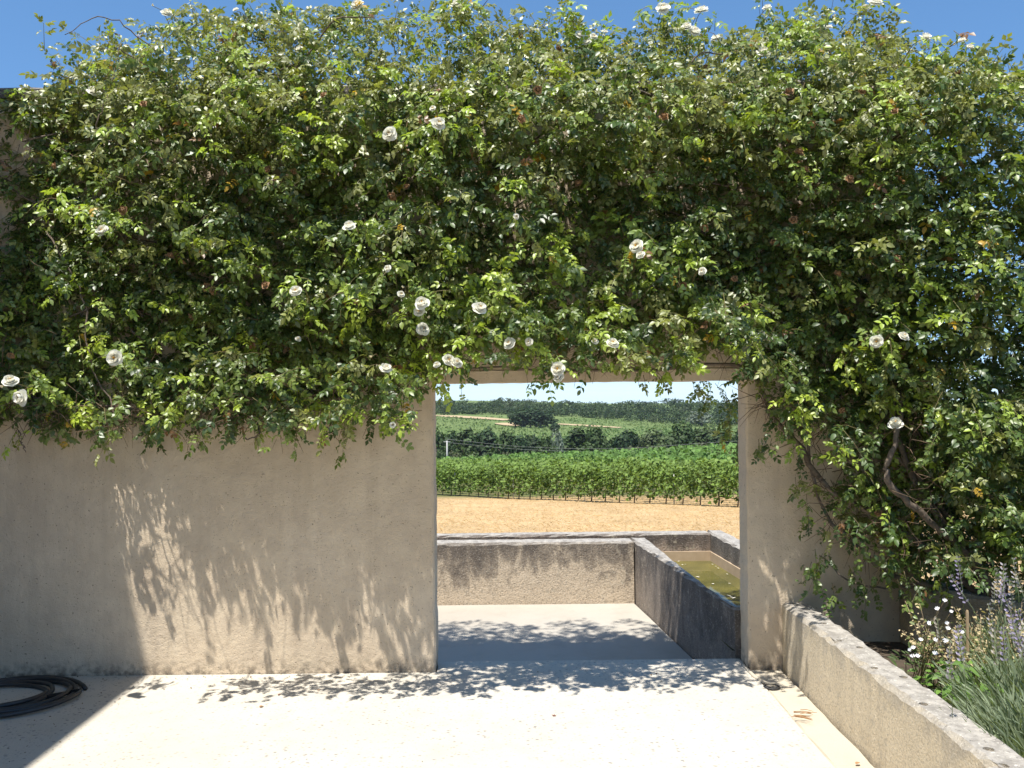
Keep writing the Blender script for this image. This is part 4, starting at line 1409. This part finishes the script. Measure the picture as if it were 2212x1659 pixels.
# leafy herb with broad light green leaves
herb = empty('leafy_herb', (2.08, 3.98, .16))
pos, ax, nr, sc, cl = [], [], [], [], []
for k_ in range(210):
    a_ = random.uniform(0, 6.28); rr_2 = random.uniform(.0, .19)
    pos.append((rr_2 * math.cos(a_), rr_2 * 1.3 * math.sin(a_), random.uniform(.03, .30) * (1 - rr_2 * 1.8)))
    ax.append((math.cos(a_), math.sin(a_) - .4, random.uniform(-.5, .4))); nr.append((random.gauss(0, .35), random.gauss(-.5, .3), 1))
    sc.append(random.uniform(.028, .058)); cl.append(np.array((.13, .24, .04)) * random.uniform(.6, 1.2))
tv, tt = leaflet(1, .52, .25, .35)
v, t = instance(tv, tt, np.array(pos), np.array(ax), np.array(nr), np.array(sc))
o = link('foliage', np_mesh('herb_foliage', v, t, M['plant'], np.repeat(np.array(cl), len(tv), 0)), herb)
o['kind'] = 'stuff'
lm = np_mesh('leaf', tv, tt, M['plant'], np.tile((.12, .23, .04), (len(tv), 1)))
for k_ in range(6):
    o = link('leaf', lm, herb)
    o.location = (random.uniform(-.18, .0), -.16 + random.uniform(-.05, .05), random.uniform(.14, .26))
    o.rotation_euler = (random.uniform(-.3, .3), random.uniform(.3, 1.0), random.uniform(3.2, 5.2))
    o.scale = (random.uniform(.07, .11),) * 3
tag(herb, 'leafy herb with broad bright green leaves behind the low wall', 'herb')

# white gaura: thin stems carrying four-petalled flowers
gaura = empty('gaura_plant', (2.02, 4.28, .16))
GF = [(1360, 690), (1330, 705), (1355, 755), (1390, 755), (1415, 628), (1530, 632), (1480, 505), (1545, 390), (1600, 325), (1650, 412), (1615, 500), (1625, 540), (1730, 570), (1605, 640), (1525, 735)]
paths, radii = [], []
gp_v, gp_t, gp_o = [], [], 0
for k_ in range(4):
    tv_, tt_ = leaflet(1, .62, .15, -.2)
    tv_ = rot_z(rot_y(tv_, -.35), (-.9, -.2, .5, 1.4)[k_] + math.pi / 2 - .2)
    gp_v.append(tv_); gp_t.append(tt_ + gp_o); gp_o += len(tv_)
for k_ in range(5):
    v_, t_ = tube_arrays([np.array([(0, 0, 0), (.1 * (k_ - 2), -.5, .35 + .05 * k_)])], [np.array([.03, .02])], 3)
    gp_v.append(v_); gp_t.append(t_ + gp_o); gp_o += len(v_)
gme = np_mesh('flower', np.concatenate(gp_v), np.concatenate(gp_t), M['gaura'])
for i, (cx_, cy_) in enumerate(GF):
    p = W((2900 + .5117 * cx_) / 1.8228, (2200 + .5117 * cy_) / 1.8228, Y=3.98 + random.uniform(-.1, .1))
    o = link('flower', gme)
    q = Vector((random.uniform(-.5, .3), -1, random.uniform(.5, 1.3))).normalized().to_track_quat('Z', 'Y')
    o.matrix_world = Matrix.Translation(p) @ q.to_matrix().to_4x4() @ Matrix.Rotation(random.uniform(-.6, .6), 4, 'Z') @ Matrix.Scale(random.uniform(.013, .019), 4)
    child(o, gaura)
    b0 = Vector((2.02 + random.uniform(-.08, .1), 4.28 + random.uniform(-.08, .08), .18))
    mid_ = b0.lerp(p, .55) + Vector((random.uniform(-.03, .03), 0, .05))
    paths.append(smooth_path([b0, mid_, p], 8)); radii.append(np.linspace(.0025, .0012, 8))
v, t = tube_arrays(paths, radii, 4)
child(link('stems', np_mesh('stems', v, t, M['shoot'])), gaura)
pos, ax, nr, sc, cl = [], [], [], [], []
for k_ in range(330):
    a_ = random.uniform(0, 6.28); rr_2 = random.uniform(0, .20)
    zz = random.uniform(.0, .30) * (1 - rr_2 * 2.2)
    pos.append((2.05 + rr_2 * math.cos(a_), 4.25 + rr_2 * math.sin(a_), .17 + max(.0, zz)))
    ax.append((math.cos(a_), math.sin(a_), random.uniform(.2, 1.2))); nr.append((random.gauss(0, .5), random.gauss(-.3, .5), .8))
    sc.append(random.uniform(.02, .05)); cl.append(np.array((.085, .13, .04)) * random.uniform(.6, 1.3))
tv, tt = leaflet(1, .30, .25, .25)
v, t = instance(tv, tt, np.array(pos), np.array(ax), np.array(nr), np.array(sc))
o = child(link('foliage', np_mesh('gaura_foliage', v, t, M['plant'], np.repeat(np.array(cl), len(tv), 0))), gaura)
o['kind'] = 'stuff'
tag(gaura, 'airy plant with white four petalled flowers on thin stems before the dark wall', 'flower')

# dry seed heads
def dry_plant(loc, seed, n_, w_, h_, lb):
    r = random.Random(seed)
    e = empty('dry_seed_plant', loc)
    paths, radii, pos, ax, nr, sc, cl = [], [], [], [], [], [], []
    for k_ in range(n_):
        b0 = np.array((r.uniform(-w_, w_) * .5, r.uniform(-w_, w_) * .5, 0))
        tp = np.array((b0[0] * 2 + r.gauss(0, .05), b0[1] * 2 + r.gauss(0, .05), h_ * r.uniform(.55, 1.05)))
        P = smooth_path([b0, (b0 + tp) / 2 + np.array((r.gauss(0, .02), r.gauss(0, .02), .03)), tp], 7)
        paths.append(P); radii.append(np.linspace(.0022, .001, 7))
        for q in range(26):
            s = r.uniform(.35, 1)
            i_ = min(5, int(s * 6)); p = P[i_] + (P[i_ + 1] - P[i_]) * (s * 6 - i_)
            pos.append(p + np.array((r.gauss(0, .014), r.gauss(0, .014), r.gauss(0, .01))))
            ax.append((r.gauss(0, 1), r.gauss(0, 1), r.gauss(0, .6))); nr.append((r.gauss(0, .6), r.gauss(-.4, .5), 1))
            sc.append(r.uniform(.010, .024)); cl.append(np.array((.50, .41, .24)) * r.uniform(.5, 1.25) if r.random() < .8 else np.array((.16, .2, .07)))
    v, t = tube_arrays(paths, radii, 3)
    link('stems', np_mesh('stems', v, t, M['wood']), e)
    tv, tt = leaflet(1, .7, .3, .2)
    v, t = instance(tv, tt, np.array(pos), np.array(ax), np.array(nr), np.array(sc))
    o = link('seed_heads', np_mesh('seed_heads', v, t, M['plant'], np.repeat(np.array(cl), len(tv), 0)), e)
    o['kind'] = 'stuff'
    tag(e, lb, 'plant')


dry_plant((2.24, 4.26, .17), 3, 46, .26, .40, 'beige dried seed heads standing next to the wooden stake')
dry_plant((2.52, 4.32, .17), 4, 46, .26, .44, 'pale straw coloured seed heads between the lavender spikes and the ledge')
# wooden stake
p = W((2900 + .5117 * 1775) / 1.8228, (2200 + .5117 * 395) / 1.8228, Y=4.2)
bm = bmesh.new()
rings = [[bm.verts.new((p.x + sx * w_, p.y + sy * w_, z_)) for sx, sy in ((-1, -1), (1, -1), (1, 1), (-1, 1))] for z_, w_ in ((.1, .0045), (p.z - .012, .0052), (p.z, .0035))]
for a_, b2 in zip(rings, rings[1:]):
    for i in range(4): bm.faces.new((a_[i], a_[(i + 1) % 4], b2[(i + 1) % 4], b2[i]))
bm.faces.new(rings[-1]); bm.faces.new(list(reversed(rings[0])))
st_o = link('wooden_stake', bm_mesh('wooden_stake', bm, M['wood']))
tag(st_o, 'thin pale wooden stake standing among the dried seed heads', 'stake')
# small shoot climbing at the corner of the low wall
sh = empty('wall_seedling', (1.83, 4.95, .16))
pos, ax, nr, sc, cl = [], [], [], [], []
sp_ = []
for k_ in range(14):
    p = W((2900 + .5117 * (715 - 4 * k_ + 8 * math.sin(k_))) / 1.8228, (2200 + .5117 * (455 - 17 * k_)) / 1.8228, Y=4.9)
    sp_.append(p); sd = 1 if k_ % 2 else -1
    pos.append(p); ax.append((sd, -.5, -.2)); nr.append((0, -.6, 1)); sc.append(random.uniform(.022, .036)); cl.append(np.array((.11, .2, .035)) * random.uniform(.7, 1.2))
tv, tt = leaflet(1, .6, .25, .3)
v, t = instance(tv, tt, np.array(pos), np.array(ax), np.array(nr), np.array(sc))
child(link('foliage', np_mesh('seedling_leaves', v, t, M['plant'], np.repeat(np.array(cl), len(tv), 0))), sh)
v, t = tube_arrays([np.array([Vector((1.83, 4.95, .16))] + sp_)], [np.full(15, .0018)], 4)
child(link('stem', np_mesh('stem', v, t, M['shoot'])), sh)
tag(sh, 'slender leafy shoot rising just behind the low wall near the pillar', 'plant')

# ------------------------------------------------------------------ stubble
n_ = 45000
Yb = rng.uniform(17, 48, n_)
Xb = rng.uniform(-.32, .55, n_) * Yb
Zb = ground(Xb, Yb)
a_ = rng.uniform(0, 6.28, n_)
pos = np.stack([Xb, Yb, Zb + .01], 1)
ax = np.stack([np.cos(a_), np.sin(a_), rng.uniform(.0, 1.0, n_) ** 2], 1)
nr = rng.normal(0, .5, (n_, 3)) + np.array((0, -.3, 1))
tv = np.array([(0, -.03, 0), (0, .03, 0), (1, 0, 0), (.5, .02, .05)])
tt = np.array([(0, 1, 2), (0, 3, 2)])
v, t = instance(tv, tt, pos, ax, nr, rng.uniform(.06, .17, n_))
c = np.array((.64, .46, .255)) * rng.uniform(.62, 1.15, (n_, 1))
stub = link('stubble', np_mesh('stubble', v, t, M['straw'], np.repeat(c, 4, 0)))
tag(stub, 'dry cut straw lying over the field below the basin', 'straw', kind='stuff')

# ------------------------------------------------------------------ vines
def quad_leaf():
    return np.array([(0, -.4, 0), (.35, -.5, .08), (1, 0, -.1), (.35, .5, .08), (0, .4, 0), (.4, 0, -.05)]), np.array([(0, 1, 5), (1, 2, 5), (2, 3, 5), (3, 4, 5), (4, 0, 5)])


def vine_leaves(n_, w_, z0, z1, thick, seed, size=.15):
    r_ = np.random.default_rng(seed)
    x_ = r_.uniform(-w_ / 2, w_ / 2, n_)
    zz = z0 + (z1 - z0) * r_.random(n_) ** .8
    zz = zz - np.where((np.abs(x_) < .28) & (zz < z0 + .5), .28 * r_.random(n_), 0) * (z0 < .5)
    zz += .16 * np.sin(x_ * 6 + seed) * (zz > z1 - .5)
    y_ = r_.normal(0, thick, n_)
    pos = np.stack([x_, y_, zz], 1)
    ax = np.stack([r_.normal(0, .7, n_), r_.normal(-.3, .7, n_), r_.normal(-.25, .5, n_)], 1)
    nr = r_.normal(0, .45, (n_, 3)) + np.array((-.1, -.5, .8))
    c = np.array((.135, .205, .042)) * r_.uniform(.55, 1.4, (n_, 1))
    return pos, ax, nr, r_.uniform(.7, 1.2, n_) * size, c


qv, qt = quad_leaf()
protos = []
for s in range(5):
    pos, ax, nr, sc, c = vine_leaves(330, 1.2, .38, 1.85, .22, s)
    v, t = instance(qv, qt, pos, ax, nr, sc)
    fme = np_mesh('vine_foliage', v, t, M['far_leaf'], np.repeat(c, len(qv), 0))
    v, t = tube_arrays([np.array([(0, 0, -.1), (.03, .02, .3), (-.02, 0, .7)])], [np.array([.035, .028, .02])], 5)
    tme = np_mesh('vine_trunk', v, t, M['trunk'])
    protos.append((fme, tme))
v, t = tube_arrays([np.array([(0, 0, -.2), (0, 0, 1.5)])], [.03], 4)
post_me = np_mesh('post', v, t, M['pole'])
ra, rb = ground_hit(938, 1069), ground_hit(1588, 1096)
rdir = (rb - ra); rdir.z = 0; rdir.normalize()
rot = math.atan2(rdir.y, rdir.x)
nn = int((rb - ra).length) + 1
print('vine row', ra, rb, nn)
k_ = 0
for i in range(-3, nn + 4):
    p = ra + rdir * i
    e = empty('grapevine', (p.x, p.y, float(ground(p.x, p.y))))
    e.rotation_euler = (0, 0, rot + random.uniform(-.1, .1))
    e.scale = (random.uniform(.85, 1.15), random.uniform(.8, 1.3), random.uniform(.85, 1.12))
    fme, tme = protos[i % 5]
    link('foliage', fme, e)
    link('trunk', tme, e)
    if i % 6 == 2:
        o = link('post', post_me, e); o.location = (.5, 0, 0)
    tag(e, 'leafy green grapevine, %s of the front row counted from the left jamb' % ordinal(i + 1) if 0 <= i <= nn - 1 else 'grapevine of the front row hidden behind the %s jamb' % ('left' if i < 0 else 'right'), 'vine', 'grapevines of the front row')
# rows behind
rn = Vector((-rdir.y, rdir.x, 0))
VV, TT, CC = [], [], []
o_ = 0
d_ = 0.0
row = 0
while d_ < 78:
    step = 1.9 if d_ < 30 else 2.6
    Y0 = ra.y + d_
    lo, hi = -.62 * Y0 - .35 * d_, .62 * Y0
    per = 55 if d_ < 8 else (24 if d_ < 30 else 9)
    size = .18 if d_ < 8 else (.27 if d_ < 30 else .46)
    L_ = hi - lo
    n_ = int(L_ * per)
    pos, ax, nr, sc, c = vine_leaves(n_, L_, 1.0 if d_ > 4 else (.6 if d_ > 0 else .4), 1.85, .22, 100 + row, size)
    mid_ = ra + rn * d_ + rdir * ((lo + hi) / 2 - ra.x)
    w = np.stack([mid_.x + pos[:, 0] * rdir.x + pos[:, 1] * rn.x, mid_.y + pos[:, 0] * rdir.y + pos[:, 1] * rn.y], 1)
    zz = ground(w[:, 0], w[:, 1])
    wp = np.stack([w[:, 0], w[:, 1], zz + pos[:, 2]], 1)
    if d_ == 0:                                 # the front row goes on to both sides of the vines set out one by one
        along = (w[:, 0] - ra.x) / rdir.x
        kp = (along < -3.5) | (along > nn + 3.5)
        wp, ax, nr, sc, c = wp[kp], ax[kp], nr[kp], sc[kp], c[kp]
    if 24 < d_ < 27.5:                          # a grassy headland between the two plots
        d_ += step; row += 1; continue
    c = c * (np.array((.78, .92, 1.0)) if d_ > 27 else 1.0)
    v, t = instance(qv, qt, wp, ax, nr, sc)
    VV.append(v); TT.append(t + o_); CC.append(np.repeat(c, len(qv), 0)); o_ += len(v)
    d_ += 1.9 if d_ == 0 else step; row += 1
vy = link('vineyard', np_mesh('vineyard', np.concatenate(VV), np.concatenate(TT), M['far_leaf'], np.concatenate(CC)))
tag(vy, 'dense green rows of vines stretching back behind the front row', 'vineyard', kind='stuff')

# ------------------------------------------------------------------ far hillside
def fwd(p):
    d = p - np.array([0, 0, EYE])
    f_ = d[:, 1] * math.cos(PITCH) + d[:, 2] * math.sin(PITCH)
    u_ = d[:, 2] * math.cos(PITCH) - d[:, 1] * math.sin(PITCH)
    xd, yd = FPX * d[:, 0] / f_, -FPX * u_ / f_
    return 1106 + xd * math.cos(ROLL) + yd * math.sin(ROLL), 829.5 - xd * math.sin(ROLL) + yd * math.cos(ROLL)


tracks = [([(925, 898), (1000, 901.5), (1100, 909)], 8.0), ([(1085, 915), (1120, 921)], 6.0), ([(1205, 917), (1270, 921), (1340, 925.5)], 5.5)]
tr_w = []
for k_, (pp, wd) in enumerate(tracks):
    P = np.array([ground_hit(a_, b2, 200) for a_, b2 in pp])
    dense = smooth_path(P, 30)
    tan = norm(np.gradient(dense[:, :2], axis=0))
    sd = np.stack([-tan[:, 1], tan[:, 0]], 1)
    wv = wd * (1 - .35 * np.linspace(-1, 1, 30) ** 2)
    rows_ = []
    for f_ in (-1, -.33, .33, 1):
        q = dense[:, :2] + sd * wv[:, None] * f_
        rows_.append(np.stack([q[:, 0], q[:, 1], ground(q[:, 0], q[:, 1]) + .35], 1))
    v = np.concatenate(rows_)
    t = []
    for r_i in range(3):
        for i in range(29):
            p_ = r_i * 30 + i
            t += [(p_, p_ + 1, p_ + 31), (p_, p_ + 31, p_ + 30)]
    o = link('field_track', np_mesh('field_track', v, np.array(t), M['track']))
    tag(o, ['pale dry track crossing the far hillside left of the round tree clump', 'short pale strip at the foot of the round tree clump', 'pale dry track between far vineyards right of the tree clump'][k_], 'track', kind='structure')
    tr_w.append((dense[:, :2], wd + 2.5))

VV, TT, CC = [], [], []
o_ = 0
for row in range(60):
    Y0 = 285 + row * 3.0
    lo, hi = -.45 * Y0, .55 * Y0
    n_ = int((hi - lo) * .9)
    x_ = rng.uniform(lo, hi, n_)
    y_ = Y0 + .10 * x_ + rng.normal(0, .25, n_)
    keep = np.ones(n_, bool)
    for dn, wd in tr_w:
        dist = np.min(np.hypot(x_[:, None] - dn[None, :, 0], y_[:, None] - dn[None, :, 1]), 1)
        keep &= dist > wd
    x_, y_ = x_[keep], y_[keep]
    n_ = len(x_)
    z_ = ground(x_, y_)
    plot = vnoise(np.stack([x_ / 60, y_ / 45, 0 * x_ + .5], -1))
    pos = np.stack([x_, y_, z_ + rng.uniform(.2, .8, n_)], 1)
    ax = rng.normal(0, 1, (n_, 3)); nr = rng.normal(0, .5, (n_, 3)) + np.array((0, -.5, .8))
    c = np.where((plot > .5)[:, None], np.array((.095, .155, .042)), np.array((.125, .175, .055))) * rng.uniform(.82, 1.18, (n_, 1))
    v, t = instance(qv, qt, pos, ax, nr, rng.uniform(.55, .95, n_))
    VV.append(v); TT.append(t + o_); CC.append(np.repeat(c, len(qv), 0)); o_ += len(v)
fv = link('far_vineyard', np_mesh('far_vineyard', np.concatenate(VV), np.concatenate(TT), M['far_leaf'], np.concatenate(CC)))
tag(fv, 'green vineyard plots on the far hillside below the wood', 'vineyard', kind='stuff')


def crown(n_, seed, lobes=9, squash=1.0, size=.075, colr=(.045, .075, .026), low=.0):
    """unit-height crown from leaf clumps gathered on lobes; z 0..1, radius about .5"""
    r_ = np.random.default_rng(seed)
    L_ = []
    for k2 in range(lobes):
        a_ = r_.uniform(0, 6.28)
        h = r_.uniform(.28 + low, .86)
        rad = (.34 if h < .6 else .20) * r_.uniform(.3, 1.1)
        L_.append((rad * math.cos(a_), rad * math.sin(a_), h, r_.uniform(.15, .25)))
    L_.append((0, 0, .62, .3)); L_.append((0, 0, .84, .16))
    L_ = np.array(L_)
    w_ = L_[:, 3] ** 2
    li = r_.choice(len(L_), n_, p=w_ / w_.sum())
    d = norm(r_.normal(0, 1, (n_, 3)))
    rr2 = L_[li, 3] * r_.uniform(.72, 1.08, n_)
    pos = L_[li, :3] + d * rr2[:, None]
    pos[:, :2] *= squash
    ax = np.cross(d, r_.normal(0, 1, (n_, 3))); nr = d + r_.normal(0, .45, (n_, 3)) + np.array((0, -.1, .4))
    lobe_t = r_.uniform(.8, 1.2, len(L_))
    c = np.array(colr) * (r_.uniform(.65, 1.3, n_) * lobe_t[li])[:, None]
    return pos, ax, nr, r_.uniform(.7, 1.3, n_) * size, c


def tree_proto(seed, squash, colr, n_=900, size=.07, trunk=True):
    pos, ax, nr, sc, c = crown(n_, seed, 10, squash, size, colr)
    v, t = instance(qv, qt, pos, ax, nr, sc)
    cm = np_mesh('crown', v, t, M['far_leaf'], np.repeat(c, len(qv), 0))
    paths = [np.array([(0, 0, -.05), (.01, 0, .25), (0, .01, .62)])]
    rad = [np.array([.030, .024, .012])]
    for k2 in range(4):
        a_ = k2 * 1.6 + seed
        paths.append(np.array([(0, 0, .22 + .05 * k2), (.1 * math.cos(a_), .1 * math.sin(a_), .40 + .06 * k2), (.2 * math.cos(a_) * squash, .2 * math.sin(a_) * squash, .6)]))
        rad.append(np.array([.014, .010, .005]))
    v, t = tube_arrays(paths, rad, 5)
    tm = np_mesh('trunk', v, t, M['trunk'])
    return cm, tm


GREEN, DEEP, PALE, SILV, DUN = (.050, .082, .026), (.033, .060, .022), (.075, .105, .040), (.17, .20, .15), (.10, .11, .055)
TP = {}
for nm, cl in (('green', GREEN), ('deep', DEEP), ('pale', PALE), ('silver', SILV), ('dun', DUN)):
    TP[nm] = [tree_proto(40 + q + len(nm) * 7, s_, cl) for q, s_ in enumerate((.85, 1.05, .7))]


def tree(cx_, ty_, wpx, Y_, kind, name, label, group=None, by=None):
    """cx, top and width as bearings in the 2212 frame; stands on the terrain at distance Y"""
    if by is not None and Y_ > 250: Y_ = ground_hit(cx_, by, 220).y
    tp = W(cx_, ty_, Y=Y_)
    gz = float(ground(tp.x, Y_))
    h = tp.z - gz
    w_ = wpx * Y_ / FPX
    e = empty(name, (tp.x, Y_, gz))
    i_ = random.randrange(3)
    cm, tm = TP[kind][i_]
    e.scale = (w_ / (.95 * (.85, 1.05, .7)[i_]), w_ / (.95 * (.85, 1.05, .7)[i_]), h)
    e.rotation_euler = (0, 0, random.uniform(0, 6.28))
    link('crown', cm, e); link('trunk', tm, e)
    tag(e, label, 'shrub' if name == 'valley_shrub' else 'tree', group)
    return e


def vx(c): return 927 + .3001 * c
def vyy(c): return 812 + .3001 * c
G1 = 'trees of the valley line'
valley = [(-140, 395, 190, 200, 'deep'), (-20, 388, 170, 195, 'green'), (70, 395, 150, 190, 'green'), (160, 392, 150, 200, 'deep'), (275, 380, 170, 195, 'green'), (420, 376, 180, 200, 'deep'), (545, 398, 180, 190, 'green'), (650, 425, 150, 186, 'deep'), (750, 420, 190, 195, 'deep'), (850, 440, 130, 192, 'green'),
          (1080, 368, 190, 200, 'green'), (1205, 376, 190, 195, 'green'), (1010, 430, 150, 205, 'deep'), (1330, 440, 130, 205, 'green'), (1420, 388, 200, 190, 'deep'), (1530, 440, 140, 200, 'pale'), (1610, 372, 170, 200, 'pale'), (1700, 430, 150, 190, 'pale'), (1810, 345, 240, 192, 'green'), (1930, 375, 200, 200, 'green'), (2040, 362, 220, 200, 'pale'), (2130, 395, 190, 190, 'green'), (2260, 380, 220, 195, 'green'), (2400, 390, 200, 200, 'deep'), (2560, 380, 240, 200, 'green')]
for cx_, ty_, w_ in ((20, 415, 200), (220, 410, 200), (360, 405, 180), (600, 430, 200), (810, 450, 180), (980, 440, 180), (1140, 420, 200), (1300, 470, 190), (1500, 455, 180), (1720, 430, 200), (1880, 400, 200), (2090, 410, 200)):
    valley.append((cx_, ty_, w_, 218, 'deep' if cx_ % 3 else 'green'))
for i, (cx_, ty_, w_, Y_, kd) in enumerate(sorted(valley)):
    tree(vx(cx_), vyy(ty_), w_ * .30 * 1.42, Y_, kd, 'valley_tree', ({'deep': 'dark green', 'green': 'mid green', 'pale': 'lighter olive green'}[kd] + ' broadleaf tree, %s of the valley line counted from the left jamb' % ordinal(i - 1)) if 2 <= i <= 34 else 'broadleaf tree of the valley line hidden behind the %s jamb' % ('left' if i < 2 else 'right'), G1)
tree(vx(930), vyy(392), 42, 184, 'silver', 'silver_tree', 'silvery pale tree in the middle of the valley line beyond the vineyard')
tree(vx(905), vyy(338), 32, 260, 'deep', 'hillside_tree', 'small dark tree just below and right of the round clump', by=vyy(412))
tree(vx(1960), vyy(255), 74, 330, 'silver', 'silver_tree', 'large silvery grey willow on the right of the far hillside', by=vyy(365))
for i, (cx_, ty_, w_) in enumerate(sorted(((110, 545, 110), (190, 560, 100), (310, 540, 150), (430, 545, 130), (560, 560, 110), (900, 520, 150), (700, 540, 120), (1080, 540, 130), (1215, 520, 130), (1330, 530, 120), (1480, 525, 140), (1640, 520, 130), (1760, 520, 110), (1950, 490, 140), (2080, 520, 120), (2170, 520, 120), (10, 560, 120)))):
    tree(vx(cx_), vyy(ty_), w_ * .33, 165 + (i % 3) * 4, ('pale', 'green', 'dun')[i % 3], 'valley_shrub', 'low shrub under the valley trees, %s counted from the left jamb' % ordinal(i + 1), 'shrubs along the valley line', by=vyy(640))
for i, (cx_, ty_, w_, Y_) in enumerate(((620, 250, 150, 425), (690, 228, 170, 432), (770, 232, 180, 430), (850, 255, 150, 425), (660, 300, 140, 418), (800, 295, 150, 418), (730, 290, 160, 415))):
    tree(vx(cx_), vyy(ty_), w_ * .34, Y_, 'deep', 'clump_tree', ('left end', 'tall left', 'tall right', 'right end', 'front left', 'front right', 'front middle')[i] + ' tree of the dark round clump on the far hillside', 'trees of the round clump', by=vyy(372))

# the valley trees go on to both sides of the view
VV, TT, CC = [], [], []
o_ = 0
for cx_ in list(range(-2300, -190, 95)) + list(range(2640, 4300, 110)):
    Y_ = random.uniform(186, 214)
    tp = W(vx(cx_), vyy(395 + random.uniform(-25, 30)), Y=Y_)
    gz = float(ground(tp.x, Y_))
    h = max(5.0, tp.z - gz)
    pos, ax, nr, sc, c = crown(420, 7000 + cx_, 10, 1.0, .09, random.choice((GREEN, DEEP, PALE)))
    v, t = instance(qv, qt, pos * np.array((6.5, 6.5, h)) + np.array((tp.x, Y_, gz)), ax, nr, sc * h)
    VV.append(v); TT.append(t + o_); CC.append(np.repeat(c, len(qv), 0)); o_ += len(v)
vw = link('valley_wood', np_mesh('valley_wood', np.concatenate(VV), np.concatenate(TT), M['far_leaf'], np.concatenate(CC)))
tag(vw, 'continuation of the valley trees to both sides behind the garden wall', 'wood', kind='stuff')

# far wood on the skyline: one mass
VV, TT, CC = [], [], []
o_ = 0
edge = np.array([(-2400, 290), (-900, 285), (0, 285), (300, 275), (560, 282), (900, 292), (1100, 300), (1400, 318), (1700, 345), (1900, 350), (3000, 360), (4200, 370)], float)
skyl = np.array([(-2400, 176), (-900, 172), (50, 170), (140, 178), (300, 176), (450, 172), (520, 160), (680, 160), (860, 176), (1000, 184), (1180, 186), (1300, 182), (1450, 186), (1560, 178), (1650, 168), (1790, 160), (1900, 168), (2100, 172), (3000, 170), (4200, 180)], float)
for rowi in range(5):
    f_ = rowi / 4
    cx_ = -1900.0
    while cx_ < 3400:
        wv = random.uniform(55, 105)
        yb = np.interp(cx_, edge[:, 0], edge[:, 1]); yt_ = np.interp(cx_, skyl[:, 0], skyl[:, 1])
        hpx = random.uniform(64, 86)
        top_ = (yb - 62) * (1 - f_) + yt_ * f_ + random.uniform(-11, 12)
        Y_ = ground_hit(vx(cx_), vyy(yb), 300).y + rowi * 26 + random.uniform(-8, 8)
        tp = W(vx(cx_), vyy(top_), Y=Y_)
        h = hpx * .30 * Y_ / FPX * 1.15
        w_ = wv * .30 * Y_ / FPX * 1.75
        near = -80 < cx_ < 2300
        pos, ax, nr, sc, c = crown(200 if near else 50, rowi * 991 + int(cx_) + 2000, 7, 1.0, .11 if near else .17, random.choice((GREEN, DEEP, DEEP, GREEN, (.06, .085, .035))))
        pos = pos * np.array((w_, w_, h)) + np.array((tp.x, Y_, tp.z - h))
        v, t = instance(qv, qt, pos, ax, nr, sc * h)
        VV.append(v); TT.append(t + o_); CC.append(np.repeat(c, len(qv), 0)); o_ += len(v)
        cx_ += wv * .72
wood = link('far_wood', np_mesh('far_wood', np.concatenate(VV), np.concatenate(TT), M['far_leaf'], np.concatenate(CC)))
tag(wood, 'dark green wood closing the skyline beyond the far fields', 'wood', kind='stuff')

# power pole and its wires in the valley
pb, pt = W(966, 998, Y=150), W(966, 952, Y=150)
pole = empty('utility_pole', (pb.x, 150, pb.z - 2))
v, t = tube_arrays([np.array([(0, 0, 0), (0, 0, pt.z - pb.z + 2)])], [np.array([.16, .12])], 8)
link('pole_shaft', np_mesh('pole_shaft', v, t, M['pole']), pole)
v, t = tube_arrays([np.array([(-.6, 0, pt.z - pb.z + 1.8), (.6, 0, pt.z - pb.z + 1.8)])], [.06], 4)
link('crossarm', np_mesh('crossarm', v, t, M['pole']), pole)
tag(pole, 'slim pale power pole at the left of the valley trees', 'pole')
for k_, dz in enumerate((0, .5)):
    P = smooth_path([W(966, 956 - dz * 2, Y=150), W(1150, 972, Y=155), W(1350, 974, Y=160), W(1600, 958, Y=165), W(1900, 950, Y=165)], 30)
    v, t = tube_arrays([P + np.array((0, 0, dz))], [.02], 3)
    o = link('power_line', np_mesh('power_line', v, t, M['pole']))
    tag(o, ['lower thin power line crossing before the valley trees', 'upper thin power line crossing before the valley trees'][k_], 'wire')

bpy.context.view_layer.update()

# ------------------------------------------------------------------ air
bm = bmesh.new()
bmesh.ops.create_cube(bm, size=1.0)
for q in bm.verts:
    q.co = Vector((q.co.x * 5600, 1530 + q.co.y * 3400, -26 + q.co.z * 72))
hz_m = bpy.data.materials.new('haze_air')
hz_m.use_nodes = True
hn = hz_m.node_tree
for q in list(hn.nodes):
    if q.type != 'OUTPUT_MATERIAL': hn.nodes.remove(q)
pv = hn.nodes.new('ShaderNodeVolumePrincipled')
pv.inputs['Color'].default_value = (0.80, 0.88, 1.0, 1)
pv.inputs['Density'].default_value = 0.00009
hn.links.new(pv.outputs[0], hn.nodes['Material Output'].inputs['Volume'])
hz = link('haze', bm_mesh('haze', bm, hz_m))
tag(hz, 'thin blue summer haze over the far fields', 'haze', kind='stuff')
bpy.context.view_layer.update()
